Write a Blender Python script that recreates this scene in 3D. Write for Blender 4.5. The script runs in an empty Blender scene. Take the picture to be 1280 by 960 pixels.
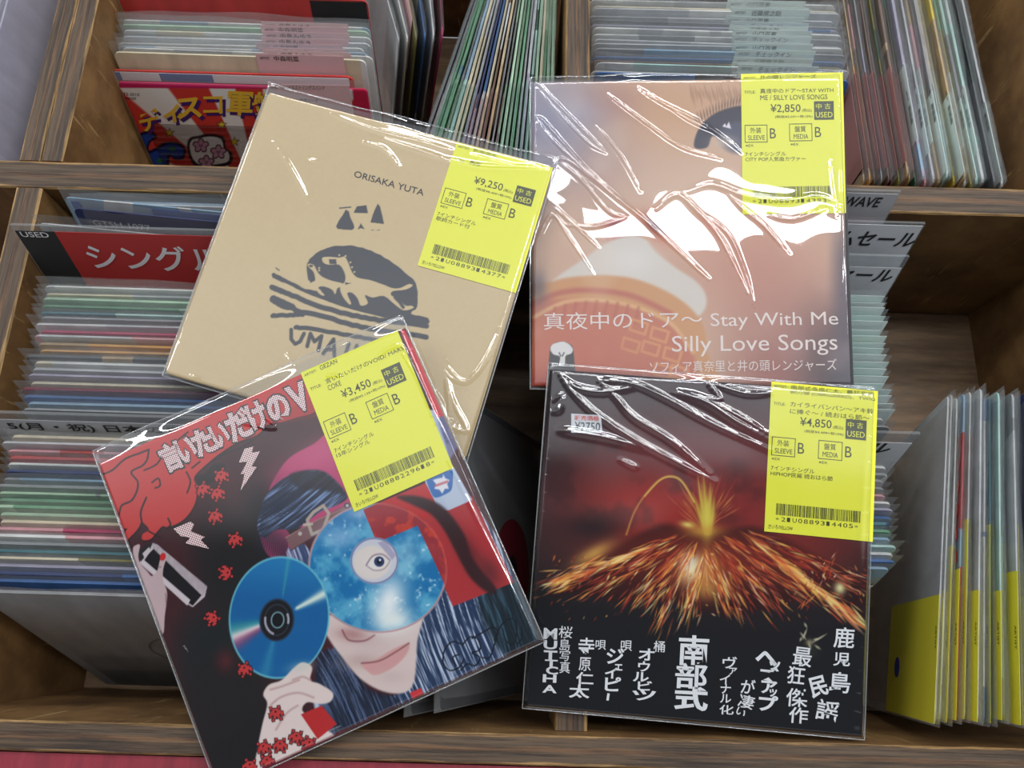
import bpy, math, random
import numpy as np
from mathutils import Matrix, Vector, Euler

# ------------------------------------------------------------------ camera, world, lights, exposure
S = bpy.context.scene
COL = S.collection
rng = random.Random(7)
nrg = np.random.RandomState(11)
FPX = 961.0
PITCH, ROLL = math.radians(16.8), math.radians(1.65)
CAM_R = Matrix.Rotation(PITCH, 3, 'X') @ Matrix.Rotation(ROLL, 3, 'Z')
CAM_C = Vector((0, 0, .43))
cd = bpy.data.cameras.new('camera'); cam = bpy.data.objects.new('camera', cd); COL.objects.link(cam)
cd.sensor_fit = 'HORIZONTAL'; cd.sensor_width = 36; cd.lens = 36 * FPX / 1280; cd.clip_start = .01; cd.clip_end = 50
cam.matrix_world = Matrix.Translation(CAM_C) @ CAM_R.to_4x4()
S.camera = cam
S.view_settings.view_transform = 'Standard'; S.view_settings.look = 'None'
S.view_settings.exposure = 0.13; S.view_settings.gamma = 1.0; S.view_settings.use_curve_mapping = False
S.cycles.max_bounces = 10; S.cycles.transparent_max_bounces = 64; S.cycles.diffuse_bounces = 4
S.cycles.glossy_bounces = 4; S.cycles.caustics_reflective = False; S.cycles.caustics_refractive = False

w = bpy.data.worlds.new('shop_room'); S.world = w; w.use_nodes = True
nt = w.node_tree; nt.nodes.clear()
tc = nt.nodes.new('ShaderNodeTexCoord'); sx = nt.nodes.new('ShaderNodeSeparateXYZ')
nt.links.new(tc.outputs['Generated'], sx.inputs[0])
ad0 = nt.nodes.new('ShaderNodeMath'); ad0.operation = 'MULTIPLY_ADD'; ad0.inputs[1].default_value = .5; ad0.inputs[2].default_value = .5
nt.links.new(sx.outputs[1], ad0.inputs[0])
cr = nt.nodes.new('ShaderNodeValToRGB'); cr.color_ramp.interpolation = 'EASE'
for p_, v_ in ((.02, .34), (.15, .28), (.25, .04), (.375, .03), (.452, .84), (.56, .72), (.64, .48), (.82, .22)):      # bright ceiling ahead of and above the rack, dark side behind the viewer
    el = cr.color_ramp.elements.new(p_); el.color = (v_ * .96, v_ * .98, v_ * 1.03, 1)
cr.color_ramp.elements.remove(cr.color_ramp.elements[0]); cr.color_ramp.elements.remove(cr.color_ramp.elements[-1])
nt.links.new(ad0.outputs[0], cr.inputs[0])
bgn = nt.nodes.new('ShaderNodeBackground'); wo = nt.nodes.new('ShaderNodeOutputWorld')
nt.links.new(cr.outputs[0], bgn.inputs[0]); bgn.inputs[1].default_value = 1.0
nt.links.new(bgn.outputs[0], wo.inputs[0])

def tube_light(name, x, y, z, lx, ly, watts):
    l = bpy.data.lights.new(name, 'AREA'); l.shape = 'RECTANGLE'; l.size = lx; l.size_y = ly; l.energy = watts
    l.color = (.97, .99, 1.0)
    o = bpy.data.objects.new(name, l); o.location = (x, y, z); COL.objects.link(o)
    return o
# ceiling fluorescents of the shop, running left to right
for y, wt, xs in ((.42, 10.5, (-2.1, .62, 2.05)), (1.15, 12, (-2.0, .0, 1.4)), (2.0, 14, (-.95, .55, 2.05))):
    for x in xs:
        tube_light('ceiling_tube', x, y, 2.25, 1.25, .14, wt)

# ------------------------------------------------------------------ helpers
def at(px, py, z):
    """photo pixel -> the point at height z that stood there"""
    d = CAM_R @ Vector(((px - 640) / FPX, -(py - 480) / FPX, -1))
    return CAM_C + d * ((z - CAM_C.z) / d.z)
CR = np.array(CAM_R); CC = np.array(CAM_C)
def project(P):
    q = (P - CC) @ CR
    return 640 - FPX * q[..., 0] / q[..., 2], 480 + FPX * q[..., 1] / q[..., 2]
def lin(c):
    c = np.asarray(c, float) / 255
    return np.where(c <= .04045, c / 12.92, ((c + .055) / 1.055) ** 2.4)

def link(o, parent=None):
    COL.objects.link(o)
    if parent is not None: o.parent = parent
    return o
def tag(o, label, cat, group=None):
    o['label'] = label; o['category'] = cat
    if group: o['group'] = group
    return o
def empty(name, loc=(0, 0, 0), rot=(0, 0, 0), mat=None):
    o = bpy.data.objects.new(name, None); o.empty_display_size = .02
    if mat is not None: o.matrix_world = mat
    else: o.location = loc; o.rotation_euler = rot
    COL.objects.link(o); return o
class MB:
    """collects shapes and builds them as ONE mesh"""
    def __init__(s): s.v = []; s.f = []; s.m = []
    def add(s, v, f, mi=0):
        k = len(s.v); s.v += [tuple(map(float, p)) for p in v]; s.f += [tuple(i + k for i in q) for q in f]; s.m += [mi] * len(f)
        return s
    def box(s, x0, x1, y0, y1, z0, z1, mi=0):
        v = [(x, y, z) for z in (z0, z1) for y in (y0, y1) for x in (x0, x1)]
        return s.add(v, [(0, 2, 3, 1), (4, 5, 7, 6), (0, 1, 5, 4), (2, 6, 7, 3), (0, 4, 6, 2), (1, 3, 7, 5)], mi)
    def slab(s, pts, z0, z1, mi=0):
        """flat outline given thickness"""
        n = len(pts); v = [(p[0], p[1], z0) for p in pts] + [(p[0], p[1], z1) for p in pts]
        f = [tuple(range(n, 2 * n)), tuple(range(n - 1, -1, -1))] + [(i, (i + 1) % n, n + (i + 1) % n, n + i) for i in range(n)]
        return s.add(v, f, mi)
    def flat(s, pts, z, mi=0):
        return s.add([(p[0], p[1], z) for p in pts], [tuple(range(len(pts)))], mi)
    def mesh(s, name, mats, smooth=False):
        me = bpy.data.meshes.new(name); me.from_pydata(s.v, [], s.f)
        for m in (mats if isinstance(mats, (list, tuple)) else [mats]): me.materials.append(m)
        me.polygons.foreach_set('material_index', s.m)
        if smooth: me.polygons.foreach_set('use_smooth', [True] * len(s.f))
        me.update(); return me
    def build(s, name, mats, parent=None, smooth=False):
        return link(bpy.data.objects.new(name, s.mesh(name, mats, smooth)), parent)

# ------------------------------------------------------------------ materials
def newmat(name):
    m = bpy.data.materials.new(name); m.use_nodes = True
    t = m.node_tree; b = t.nodes['Principled BSDF']; return m, t, b
def N(t, kind, **kw):
    n = t.nodes.new(kind)
    for k, v in kw.items(): setattr(n, k, v)
    return n
def plain(name, rgb, rough=.5, noise=.06, scale=900, spec=.4):
    m, t, b = newmat(name)
    c = list(lin(rgb)) + [1]
    tcn = N(t, 'ShaderNodeTexCoord'); nz = N(t, 'ShaderNodeTexNoise'); nz.inputs['Scale'].default_value = scale
    t.links.new(tcn.outputs['Object'], nz.inputs['Vector'])
    mr = N(t, 'ShaderNodeMapRange'); mr.inputs[3].default_value = 1 - noise; mr.inputs[4].default_value = 1 + noise
    t.links.new(nz.outputs[0], mr.inputs[0])
    mx = N(t, 'ShaderNodeVectorMath', operation='SCALE'); mx.inputs[0].default_value = c[:3]
    t.links.new(mr.outputs[0], mx.inputs['Scale']); t.links.new(mx.outputs[0], b.inputs['Base Color'])
    b.inputs['Roughness'].default_value = rough; b.inputs['Specular IOR Level'].default_value = spec
    return m
def ramp(t, stops, interp='LINEAR'):
    r = N(t, 'ShaderNodeValToRGB'); e = r.color_ramp; e.interpolation = interp
    while len(e.elements) < len(stops): e.elements.new(.5)
    for el, (p, c) in zip(e.elements, stops): el.position = p; el.color = list(lin(c)) + [1]
    return r

def wood_top():
    """the cut plywood edge on top of every divider: layers across Y, grain along X (object space)"""
    m, t, b = newmat('plywood_edge')
    tcn = N(t, 'ShaderNodeTexCoord')
    oi = N(t, 'ShaderNodeObjectInfo')
    mp = N(t, 'ShaderNodeMapping'); mp.inputs['Scale'].default_value = (9, 260, 1)
    t.links.new(tcn.outputs['Object'], mp.inputs['Vector'])
    off = N(t, 'ShaderNodeVectorMath', operation='ADD'); t.links.new(mp.outputs[0], off.inputs[0])
    sc = N(t, 'ShaderNodeVectorMath', operation='SCALE'); sc.inputs[0].default_value = (13, 7, 3); t.links.new(oi.outputs['Random'], sc.inputs['Scale'])
    t.links.new(sc.outputs[0], off.inputs[1])
    nz = N(t, 'ShaderNodeTexNoise'); nz.inputs['Scale'].default_value = 1.6; nz.inputs['Detail'].default_value = 9; nz.inputs['Roughness'].default_value = .72
    t.links.new(off.outputs[0], nz.inputs['Vector'])
    # layer position -1..1 across the panel
    gn = N(t, 'ShaderNodeSeparateXYZ'); t.links.new(tcn.outputs['Generated'], gn.inputs[0])
    wob = N(t, 'ShaderNodeTexNoise'); wob.inputs['Scale'].default_value = 34; wob.inputs['Detail'].default_value = 5
    t.links.new(tcn.outputs['Object'], wob.inputs['Vector'])
    ad = N(t, 'ShaderNodeMath', operation='MULTIPLY_ADD'); ad.inputs[1].default_value = .22
    t.links.new(wob.outputs[0], ad.inputs[0]); t.links.new(gn.outputs[1], ad.inputs[2])
    ad2 = N(t, 'ShaderNodeMath', operation='SUBTRACT'); ad2.inputs[1].default_value = .11; t.links.new(ad.outputs[0], ad2.inputs[0])
    lay = ramp(t, [(0, (196, 164, 108)), (.07, (176, 142, 92)), (.11, (92, 74, 56)), (.40, (100, 82, 64)), (.46, (124, 94, 66)), (.56, (122, 92, 64)), (.62, (96, 80, 64)), (.90, (104, 84, 62)), (.94, (186, 150, 98)), (1, (196, 164, 112))])
    t.links.new(ad2.outputs[0], lay.inputs[0])
    gr = ramp(t, [(.32, (48, 42, 38)), (.45, (160, 150, 140)), (.55, (215, 208, 200)), (.75, (250, 246, 240))])
    t.links.new(nz.outputs[0], gr.inputs[0])
    mul = N(t, 'ShaderNodeMix', data_type='RGBA', blend_type='MULTIPLY'); mul.inputs[0].default_value = 1
    t.links.new(lay.outputs[0], mul.inputs[6]); t.links.new(gr.outputs[0], mul.inputs[7])
    t.links.new(mul.outputs[2], b.inputs['Base Color']); b.inputs['Roughness'].default_value = .6
    bp = N(t, 'ShaderNodeBump'); bp.inputs['Strength'].default_value = .5; bp.inputs['Distance'].default_value = .0008
    t.links.new(nz.outputs[0], bp.inputs['Height']); t.links.new(bp.outputs[0], b.inputs['Normal'])
    return m
def wood_side(name, dark, mid, light, worn=.62, scale=(14, 90, 14)):
    m, t, b = newmat(name)
    tcn = N(t, 'ShaderNodeTexCoord')
    mp = N(t, 'ShaderNodeMapping'); mp.inputs['Scale'].default_value = scale
    t.links.new(tcn.outputs['Object'], mp.inputs['Vector'])
    nz = N(t, 'ShaderNodeTexNoise'); nz.inputs['Scale'].default_value = 1.3; nz.inputs['Detail'].default_value = 8; nz.inputs['Roughness'].default_value = .65
    t.links.new(mp.outputs[0], nz.inputs['Vector'])
    r = ramp(t, [(.25, dark), (.5, mid), (.75, light)]); t.links.new(nz.outputs[0], r.inputs[0])
    # scratched pale wear
    n2 = N(t, 'ShaderNodeTexNoise'); n2.inputs['Scale'].default_value = 95; n2.inputs['Detail'].default_value = 8; n2.inputs['Roughness'].default_value = .8
    mp2 = N(t, 'ShaderNodeMapping'); mp2.inputs['Scale'].default_value = (1.0, 1, .10); t.links.new(tcn.outputs['Object'], mp2.inputs['Vector'])
    t.links.new(mp2.outputs[0], n2.inputs['Vector'])
    st = N(t, 'ShaderNodeMapRange'); st.inputs[1].default_value = worn; st.inputs[2].default_value = worn + .05; t.links.new(n2.outputs[0], st.inputs[0])
    mx = N(t, 'ShaderNodeMix', data_type='RGBA'); mx.inputs[7].default_value = list(lin((168, 138, 92))) + [1]
    t.links.new(st.outputs[0], mx.inputs[0]); t.links.new(r.outputs[0], mx.inputs[6])
    t.links.new(mx.outputs[2], b.inputs['Base Color']); b.inputs['Roughness'].default_value = .55
    bp = N(t, 'ShaderNodeBump'); bp.inputs['Strength'].default_value = .4; bp.inputs['Distance'].default_value = .0006
    t.links.new(nz.outputs[0], bp.inputs['Height']); t.links.new(bp.outputs[0], b.inputs['Normal'])
    return m
def bag_mat(name, rough=.09, haze=.05, fres=1.0, bump=0.0, tint=(.97, .985, 1.0)):
    """clear film: mostly see-through, mirror-like sheen growing at grazing angles, faint white haze"""
    m, t, b = newmat(name); t.nodes.remove(b)
    out = t.nodes['Material Output']
    tr = N(t, 'ShaderNodeBsdfTransparent'); tr.inputs[0].default_value = (*tint, 1)
    gl = N(t, 'ShaderNodeBsdfGlossy'); gl.inputs['Roughness'].default_value = rough
    df = N(t, 'ShaderNodeBsdfDiffuse'); df.inputs[0].default_value = (.82, .85, .86, 1)
    fr = N(t, 'ShaderNodeFresnel'); fr.inputs[0].default_value = 1.5
    gm = N(t, 'ShaderNodeNewGeometry'); io = N(t, 'ShaderNodeMapRange'); io.inputs[3].default_value = 1.5; io.inputs[4].default_value = 1 / 1.5
    t.links.new(gm.outputs['Backfacing'], io.inputs[0]); t.links.new(io.outputs[0], fr.inputs[0])   # a film reflects alike from both sides
    ml = N(t, 'ShaderNodeMath', operation='MULTIPLY'); ml.inputs[1].default_value = fres; ml.use_clamp = True
    t.links.new(fr.outputs[0], ml.inputs[0])
    if bump:
        tcn = N(t, 'ShaderNodeTexCoord'); nz = N(t, 'ShaderNodeTexNoise'); nz.inputs['Scale'].default_value = 160; nz.inputs['Detail'].default_value = 3
        oi = N(t, 'ShaderNodeObjectInfo'); ad = N(t, 'ShaderNodeVectorMath', operation='ADD')
        t.links.new(tcn.outputs['Object'], ad.inputs[0]); t.links.new(oi.outputs['Random'], ad.inputs[1]); t.links.new(ad.outputs[0], nz.inputs['Vector'])
        bp = N(t, 'ShaderNodeBump'); bp.inputs['Strength'].default_value = bump; bp.inputs['Distance'].default_value = .002
        t.links.new(nz.outputs[0], bp.inputs['Height']); t.links.new(bp.outputs[0], gl.inputs['Normal'])
    a = N(t, 'ShaderNodeMixShader'); a.inputs[0].default_value = haze
    t.links.new(tr.outputs[0], a.inputs[1]); t.links.new(df.outputs[0], a.inputs[2])
    c = N(t, 'ShaderNodeMixShader'); t.links.new(ml.outputs[0], c.inputs[0])
    t.links.new(a.outputs[0], c.inputs[1]); t.links.new(gl.outputs[0], c.inputs[2])
    t.links.new(c.outputs[0], out.inputs[0]); return m
def sleeve_mat():
    """printed card: the object's own colour with a second colour in blocks and streaks along its width"""
    m, t, b = newmat('printed_card')
    oi = N(t, 'ShaderNodeObjectInfo'); at2 = N(t, 'ShaderNodeAttribute', attribute_type='OBJECT', attribute_name='tint')
    tcn = N(t, 'ShaderNodeTexCoord'); mp = N(t, 'ShaderNodeMapping'); mp.inputs['Scale'].default_value = (26, 0, 9)
    t.links.new(tcn.outputs['Object'], mp.inputs['Vector'])
    ad = N(t, 'ShaderNodeVectorMath', operation='ADD'); sc = N(t, 'ShaderNodeVectorMath', operation='SCALE'); sc.inputs[0].default_value = (91, 47, 23)
    t.links.new(oi.outputs['Random'], sc.inputs['Scale']); t.links.new(mp.outputs[0], ad.inputs[0]); t.links.new(sc.outputs[0], ad.inputs[1])
    vo = N(t, 'ShaderNodeTexVoronoi', feature='F1', distance='CHEBYCHEV'); vo.inputs['Scale'].default_value = .55
    t.links.new(ad.outputs[0], vo.inputs['Vector'])
    sp = N(t, 'ShaderNodeSeparateColor'); t.links.new(vo.outputs['Color'], sp.inputs[0])
    st = N(t, 'ShaderNodeMapRange'); st.inputs[1].default_value = .60; st.inputs[2].default_value = .62; t.links.new(sp.outputs[0], st.inputs[0])
    mx = N(t, 'ShaderNodeMix', data_type='RGBA'); t.links.new(st.outputs[0], mx.inputs[0])
    t.links.new(oi.outputs['Color'], mx.inputs[6]); t.links.new(at2.outputs['Color'], mx.inputs[7])
    nz = N(t, 'ShaderNodeTexNoise'); nz.inputs['Scale'].default_value = 3; nz.inputs['Detail'].default_value = 5; t.links.new(ad.outputs[0], nz.inputs['Vector'])
    mr = N(t, 'ShaderNodeMapRange'); mr.inputs[1].default_value = .3; mr.inputs[2].default_value = .7; mr.inputs[3].default_value = .82; mr.inputs[4].default_value = 1.12
    t.links.new(nz.outputs[0], mr.inputs[0])
    ml = N(t, 'ShaderNodeVectorMath', operation='SCALE'); t.links.new(mx.outputs[2], ml.inputs[0]); t.links.new(mr.outputs[0], ml.inputs['Scale'])
    t.links.new(ml.outputs[0], b.inputs['Base Color']); b.inputs['Roughness'].default_value = .5
    return m
def art_mat():
    m, t, b = newmat('printed_cover')
    a = N(t, 'ShaderNodeAttribute', attribute_name='print'); t.links.new(a.outputs['Color'], b.inputs['Base Color'])
    b.inputs['Roughness'].default_value = .42; b.inputs['Specular IOR Level'].default_value = .14
    return m
def dotted(name, base, dot, pitch):
    m, t, b = newmat(name)
    tcn = N(t, 'ShaderNodeTexCoord'); mp = N(t, 'ShaderNodeMapping'); mp.inputs['Scale'].default_value = (1 / pitch,) * 3; mp.inputs['Rotation'].default_value = (0, 0, .78)
    t.links.new(tcn.outputs['Object'], mp.inputs['Vector'])
    fr = N(t, 'ShaderNodeVectorMath', operation='FRACTION'); t.links.new(mp.outputs[0], fr.inputs[0])
    su = N(t, 'ShaderNodeVectorMath', operation='SUBTRACT'); su.inputs[1].default_value = (.5, .5, 0); t.links.new(fr.outputs[0], su.inputs[0])
    sp = N(t, 'ShaderNodeSeparateXYZ'); t.links.new(su.outputs[0], sp.inputs[0]); cb = N(t, 'ShaderNodeCombineXYZ')
    t.links.new(sp.outputs[0], cb.inputs[0]); t.links.new(sp.outputs[1], cb.inputs[1])
    ln = N(t, 'ShaderNodeVectorMath', operation='LENGTH'); t.links.new(cb.outputs[0], ln.inputs[0])
    st = N(t, 'ShaderNodeMath', operation='LESS_THAN'); st.inputs[1].default_value = .33; t.links.new(ln.outputs['Value'], st.inputs[0])
    mx = N(t, 'ShaderNodeMix', data_type='RGBA'); mx.inputs[6].default_value = list(lin(base)) + [1]; mx.inputs[7].default_value = list(lin(dot)) + [1]
    t.links.new(st.outputs[0], mx.inputs[0]); t.links.new(mx.outputs[2], b.inputs['Base Color']); b.inputs['Roughness'].default_value = .45
    return m
def red_board_mat():
    m, t, b = newmat('scratched_red_paint')
    tcn = N(t, 'ShaderNodeTexCoord'); nz = N(t, 'ShaderNodeTexNoise'); nz.inputs['Scale'].default_value = 130; nz.inputs['Detail'].default_value = 6; nz.inputs['Roughness'].default_value = .7
    mp = N(t, 'ShaderNodeMapping'); mp.inputs['Rotation'].default_value = (0, 0, .9); mp.inputs['Scale'].default_value = (1, .25, 1)
    t.links.new(tcn.outputs['Object'], mp.inputs[0]); t.links.new(mp.outputs[0], nz.inputs['Vector'])
    r = ramp(t, [(.3, (112, 24, 40)), (.6, (134, 34, 50)), (.66, (140, 42, 56)), (.71, (180, 116, 110))]); t.links.new(nz.outputs[0], r.inputs[0])
    t.links.new(r.outputs[0], b.inputs['Base Color']); b.inputs['Roughness'].default_value = .5
    return m
WOODTOP = wood_top()
WOODSIDE = wood_side('brown_wood', (72, 50, 28), (122, 90, 54), (164, 126, 78), .58)
WOODFLOOR = wood_side('floor_wood', (74, 58, 42), (118, 94, 70), (150, 122, 92), .72)
BAG = bag_mat('clear_bag', .10, .12, .9, .5, (.99, .995, 1))
BAGC = bag_mat('glossy_bag', .022, .004, 3.3)
SEAM = bag_mat('bag_seam', .06, .22, 3.0)
CARD = sleeve_mat(); ART = art_mat()
INK = plain('black_ink', (34, 34, 36)); GREYINK = plain('charcoal_ink', (66, 68, 74)); WHITEINK = plain('white_ink', (236, 236, 238))
PINKINK = plain('pale_title_ink', (232, 214, 206))
YELLOW = plain('yellow_sticker', (240, 240, 62), .45, .02); STINK = plain('sticker_ink', (58, 62, 26)); STBOX = plain('sticker_box_ink', (70, 74, 44))
PINKTAG = plain('pink_tag', (236, 196, 200)); MINTTAG = plain('mint_tag', (232, 246, 241)); YTAG = plain('yellow_tag', (232, 222, 60))
GREYCARD = plain('grey_card', (178, 180, 184)); PALECARD = plain('pale_card', (206, 210, 214)); REDCARD = plain('red_card', (188, 58, 56))
DARKCARD = plain('dark_card', (46, 50, 52)); DOTS = dotted('halftone_white', (240, 222, 220), (150, 40, 50), .00105)
GOLD = plain('gold_ink', (236, 190, 60)); PURPLE = plain('purple_ink', (70, 30, 110)); BLUEINK = plain('blue_ink', (40, 80, 160)); REDINK = plain('red_ink', (205, 60, 50))
ACRYLIC = bag_mat('clear_plastic_plate', .05, .10, 1.5)
REDBOARD = red_board_mat()

# ------------------------------------------------------------------ lettering
_tc = bpy.data.curves.new('lettering', 'FONT'); _to = bpy.data.objects.new('lettering', _tc); COL.objects.link(_to)
_cache = {}
def glyphs(s, bold=0.0, shear=0.0):
    """outline of a line of writing, its bounding box scaled to 0..1"""
    k = (s, bold, shear)
    if k not in _cache:
        _tc.body = s; _tc.offset = bold; _tc.shear = shear; _tc.resolution_u = 3
        bpy.context.view_layer.update()
        me = bpy.data.meshes.new_from_object(_to.evaluated_get(bpy.context.evaluated_depsgraph_get()))
        n = len(me.vertices); v = np.empty(3 * n); me.vertices.foreach_get('co', v); v = v.reshape(-1, 3)[:, :2]
        f = [tuple(p.vertices) for p in me.polygons]; bpy.data.meshes.remove(me)
        lo, hi = v.min(0), v.max(0); _cache[k] = ((v - lo) / np.maximum(hi - lo, 1e-6), f)
    return _cache[k]
def write(mb, s, o, ux, uy, z, mi=0, bold=0.0, shear=0.0):
    """write s into the box with corner o and edge vectors ux, uy"""
    v, f = glyphs(s, bold, shear); o, ux, uy = (np.array(a[:2], float) for a in (o, ux, uy))
    p = o + v[:, :1] * ux + v[:, 1:] * uy
    mb.add(np.column_stack([p, np.full(len(p), z)]), f, mi)

# ------------------------------------------------------------------ the wooden rack (z = 0 is its rim)
rack = empty('record_rack', (0, 0, -.22))
tag(rack, 'worn plywood record rack with open bins full of singles', 'rack')
def panel(name, x0, x1, y0, y1, z0, z1, side=WOODSIDE, top=WOODTOP, parent=rack):
    L, T = x1 - x0, y1 - y0; turn = T > L
    if turn: L, T = T, L
    mb = MB()
    n = max(2, int(L / .012)); r = random.Random(int(abs(x0 * 7919 + y0 * 104729) * 1000))
    js = [[(r.random() - .5) * .0009 for _ in range(n + 1)] for _ in range(4)]
    h = z1 - z0
    v = []
    for i in range(n + 1):
        x = -L / 2 + L * i / n; b = .0009
        v += [(x, -T / 2, 0), (x, -T / 2 + js[0][i] * .4, h - b + js[1][i] * .5), (x, -T / 2 + b + js[0][i], h + js[1][i] * .2), (x, T / 2 - b + js[2][i], h + js[3][i] * .2), (x, T / 2 + js[2][i] * .4, h - b + js[3][i] * .5), (x, T / 2, 0)]
    f0, f1 = [], []
    for i in range(n):
        a, c = i * 6, i * 6 + 6
        for k in range(6):
            q = (a + k, c + k, c + (k + 1) % 6, a + (k + 1) % 6)
            (f1 if k in (1, 2, 3) else f0).append(q)
    f0 += [tuple(range(6)), tuple(n * 6 + k for k in range(5, -1, -1))]
    mb.add(v, f0, 0); mb.f += f1; mb.m += [1] * len(f1)
    o = mb.build(name, [side, top], parent)
    o.location = ((x0 + x1) / 2, (y0 + y1) / 2, z0 - parent.location.z)
    if turn: o.rotation_euler = (0, 0, math.pi / 2)
    return o
panel('front_panel', -.50, .52, -.0725, -.0580, -.215, 0)
panel('middle_panel', -.50, .52, .2498, .2692, -.215, 0)
panel('left_panel', -.3155, -.2990, -.0578, .2496, -.215, 0)
panel('left_panel', -.3182, -.3050, .2694, .56, -.215, 0)
panel('left_panel', -.3046, -.2905, .2694, .56, -.215, 0)
panel('center_divider', .0284, .0456, -.0578, .2496, -.215, -.0165)
panel('center_divider', .0295, .0460, .2694, .56, -.215, 0)
panel('right_panel', .376, .392, -.0578, .2496, -.215, 0)
panel('right_panel', .368, .384, .2694, .56, -.215, 0)
panel('back_panel', -.50, .52, .5602, .576, -.215, 0)
panel('lower_bottom_board', -.50, .52, -.0578, .2496, -.215, -.160, WOODFLOOR, WOODFLOOR)
panel('upper_bottom_board', -.50, .52, .2694, .5600, -.219, -.2155, WOODFLOOR, WOODFLOOR)
mb = MB(); mb.box(-.55, .57, -.34, -.0735, -.030, -.0035)
tag(mb.build('red_shelf_board', REDBOARD), 'red painted scratched board running along the front of the wooden rack', 'shelf board')

# ------------------------------------------------------------------ singles standing in the bins
SW, SH, BH = .178, .180, .187
def sleeve_mesh(name, th, sx=SW, sh=SH):
    mb = MB(); n = 10; r = .004
    out = [(-sx / 2, 0), (sx / 2, 0)] + [(sx / 2 - r + r * math.cos(a), sh - r + r * math.sin(a)) for a in (0, .52, 1.05, 1.57)] + [(-sx / 2 + r - r * math.sin(a), sh - r + r * math.cos(a)) for a in (0, .52, 1.05, 1.57)]
    k = len(out); v = [(x, -th / 2, z) for x, z in out] + [(x, th / 2, z) for x, z in out]
    mb.add(v, [tuple(range(k)), tuple(range(2 * k - 1, k - 1, -1))] + [(i, k + i, k + (i + 1) % k, (i + 1) % k) for i in range(k)])
    return mb.mesh(name, CARD)
def bag_mesh(name, seed, th=.0016, wx=.0898):
    """open-topped clear pouch, two films and a wavy lip"""
    r = np.random.RandomState(seed); nx, nz = 22, 12
    xs = np.linspace(-wx, wx, nx); zs = np.concatenate([np.linspace(-.001, .176, nz - 5), np.linspace(.179, BH, 5)])
    ph = r.rand(6) * 6.28; mb = MB()
    for sgn in (-1, 1):
        v = []
        for z in zs:
            lip = max(0, (z - .174) / .013)
            for x in xs:
                edge = 1 - min(1, max(0, (abs(x) - wx + .004) / .004)) * .92
                wav = .00018 * math.sin(70 * x + ph[0] + sgn) + .00010 * math.sin(190 * x + ph[1] + 2 * sgn)
                y = sgn * th / 2 * edge * (1 - .5 * lip) + wav * lip + .00015 * lip * math.sin(40 * x + ph[2])
                zz = z + (.0012 * math.sin(31 * x + ph[3]) + .0006 * math.sin(88 * x + ph[4])) * lip
                v.append((x, y, zz))
        f = [(j * nx + i, j * nx + i + 1, (j + 1) * nx + i + 1, (j + 1) * nx + i) for j in range(len(zs) - 1) for i in range(nx - 1)]
        mb.add(v, f)
    return mb.mesh(name, BAG, True)
SLEEVES = [sleeve_mesh('sleeve', t) for t in (.0013, .0016)]; THIN = sleeve_mesh('sleeve', .0008)
BAGS = [bag_mesh('plastic_bag', i) for i in range(6)]; THINBAGS = [bag_mesh('plastic_bag', 20 + i, .0012) for i in range(3)]
def tag_mesh(x0, x1, z0, z1, mat, y=-.0012):
    mb = MB(); mb.box(x0, x1, y - .00012, y, z0, z1); return mb.mesh('price_tag', mat)
def tag_print_mesh(lines, y=-.00145):
    """lines: (text, x0, x1, z0, z1)"""
    mb = MB()
    for s, x0, x1, z0, z1 in lines:
        k = len(mb.v); write(mb, s, (x0, z0), (x1 - x0, 0), (0, z1 - z0), 0)
        mb.v[k:] = [(p[0], y, p[1]) for p in mb.v[k:]]
    return mb.mesh('tag_print', INK)
NAMES = {'white': (226, 226, 222), 'cream': (226, 214, 184), 'grey': (150, 152, 154), 'pale grey': (196, 198, 200), 'dark grey': (84, 86, 90), 'black': (34, 34, 38),
         'pale green': (176, 206, 176), 'green': (104, 158, 120), 'dark green': (46, 96, 76), 'olive': (140, 132, 60), 'mint': (186, 220, 212), 'teal': (70, 126, 136), 'pink': (222, 160, 166),
         'magenta': (190, 60, 106), 'red': (196, 60, 56), 'maroon': (120, 44, 62), 'orange': (222, 164, 88), 'tan': (188, 160, 120), 'brown': (112, 82, 62), 'blue': (66, 110, 170),
         'pale blue': (150, 182, 206), 'navy': (44, 56, 104), 'lilac': (168, 164, 184), 'yellow': (226, 200, 70)}
def nth(n): return f"{n}{'th' if 10 <= n % 100 <= 20 else {1: 'st', 2: 'nd', 3: 'rd'}.get(n % 10, 'th')}"
def paint(o, colour, tint=None, k=1.0):
    c = lin(NAMES[colour]) * k; t = lin(NAMES[tint]) * k if tint else c
    o.color = (*c, 1); o['tint'] = [float(x) for x in t] + [1.0]
def single(loc, rz, lean, colour, label, group, tint=None, thin=False, ptag=None, tprint=None, bag=True, yaw=0):
    """one 7-inch single: card sleeve, clear bag, price tag; loc = middle of its bottom edge"""
    r = empty('single_record', loc, (-lean, 0, rz + yaw)); tag(r, label, 'record', group)
    s = link(bpy.data.objects.new('sleeve', THIN if thin else rng.choice(SLEEVES)), r); paint(s, colour, tint)
    if bag: link(bpy.data.objects.new('plastic_bag', rng.choice(THINBAGS if thin else BAGS)), r)
    if ptag:
        p = link(bpy.data.objects.new('price_tag', ptag), r)
        if tprint: link(bpy.data.objects.new('tag_print', tprint), p)
    return r
LEAN = math.radians(19.6)
def foot(y, z, lean, h=BH): return y - h * math.sin(lean), z - h * math.cos(lean)

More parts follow.
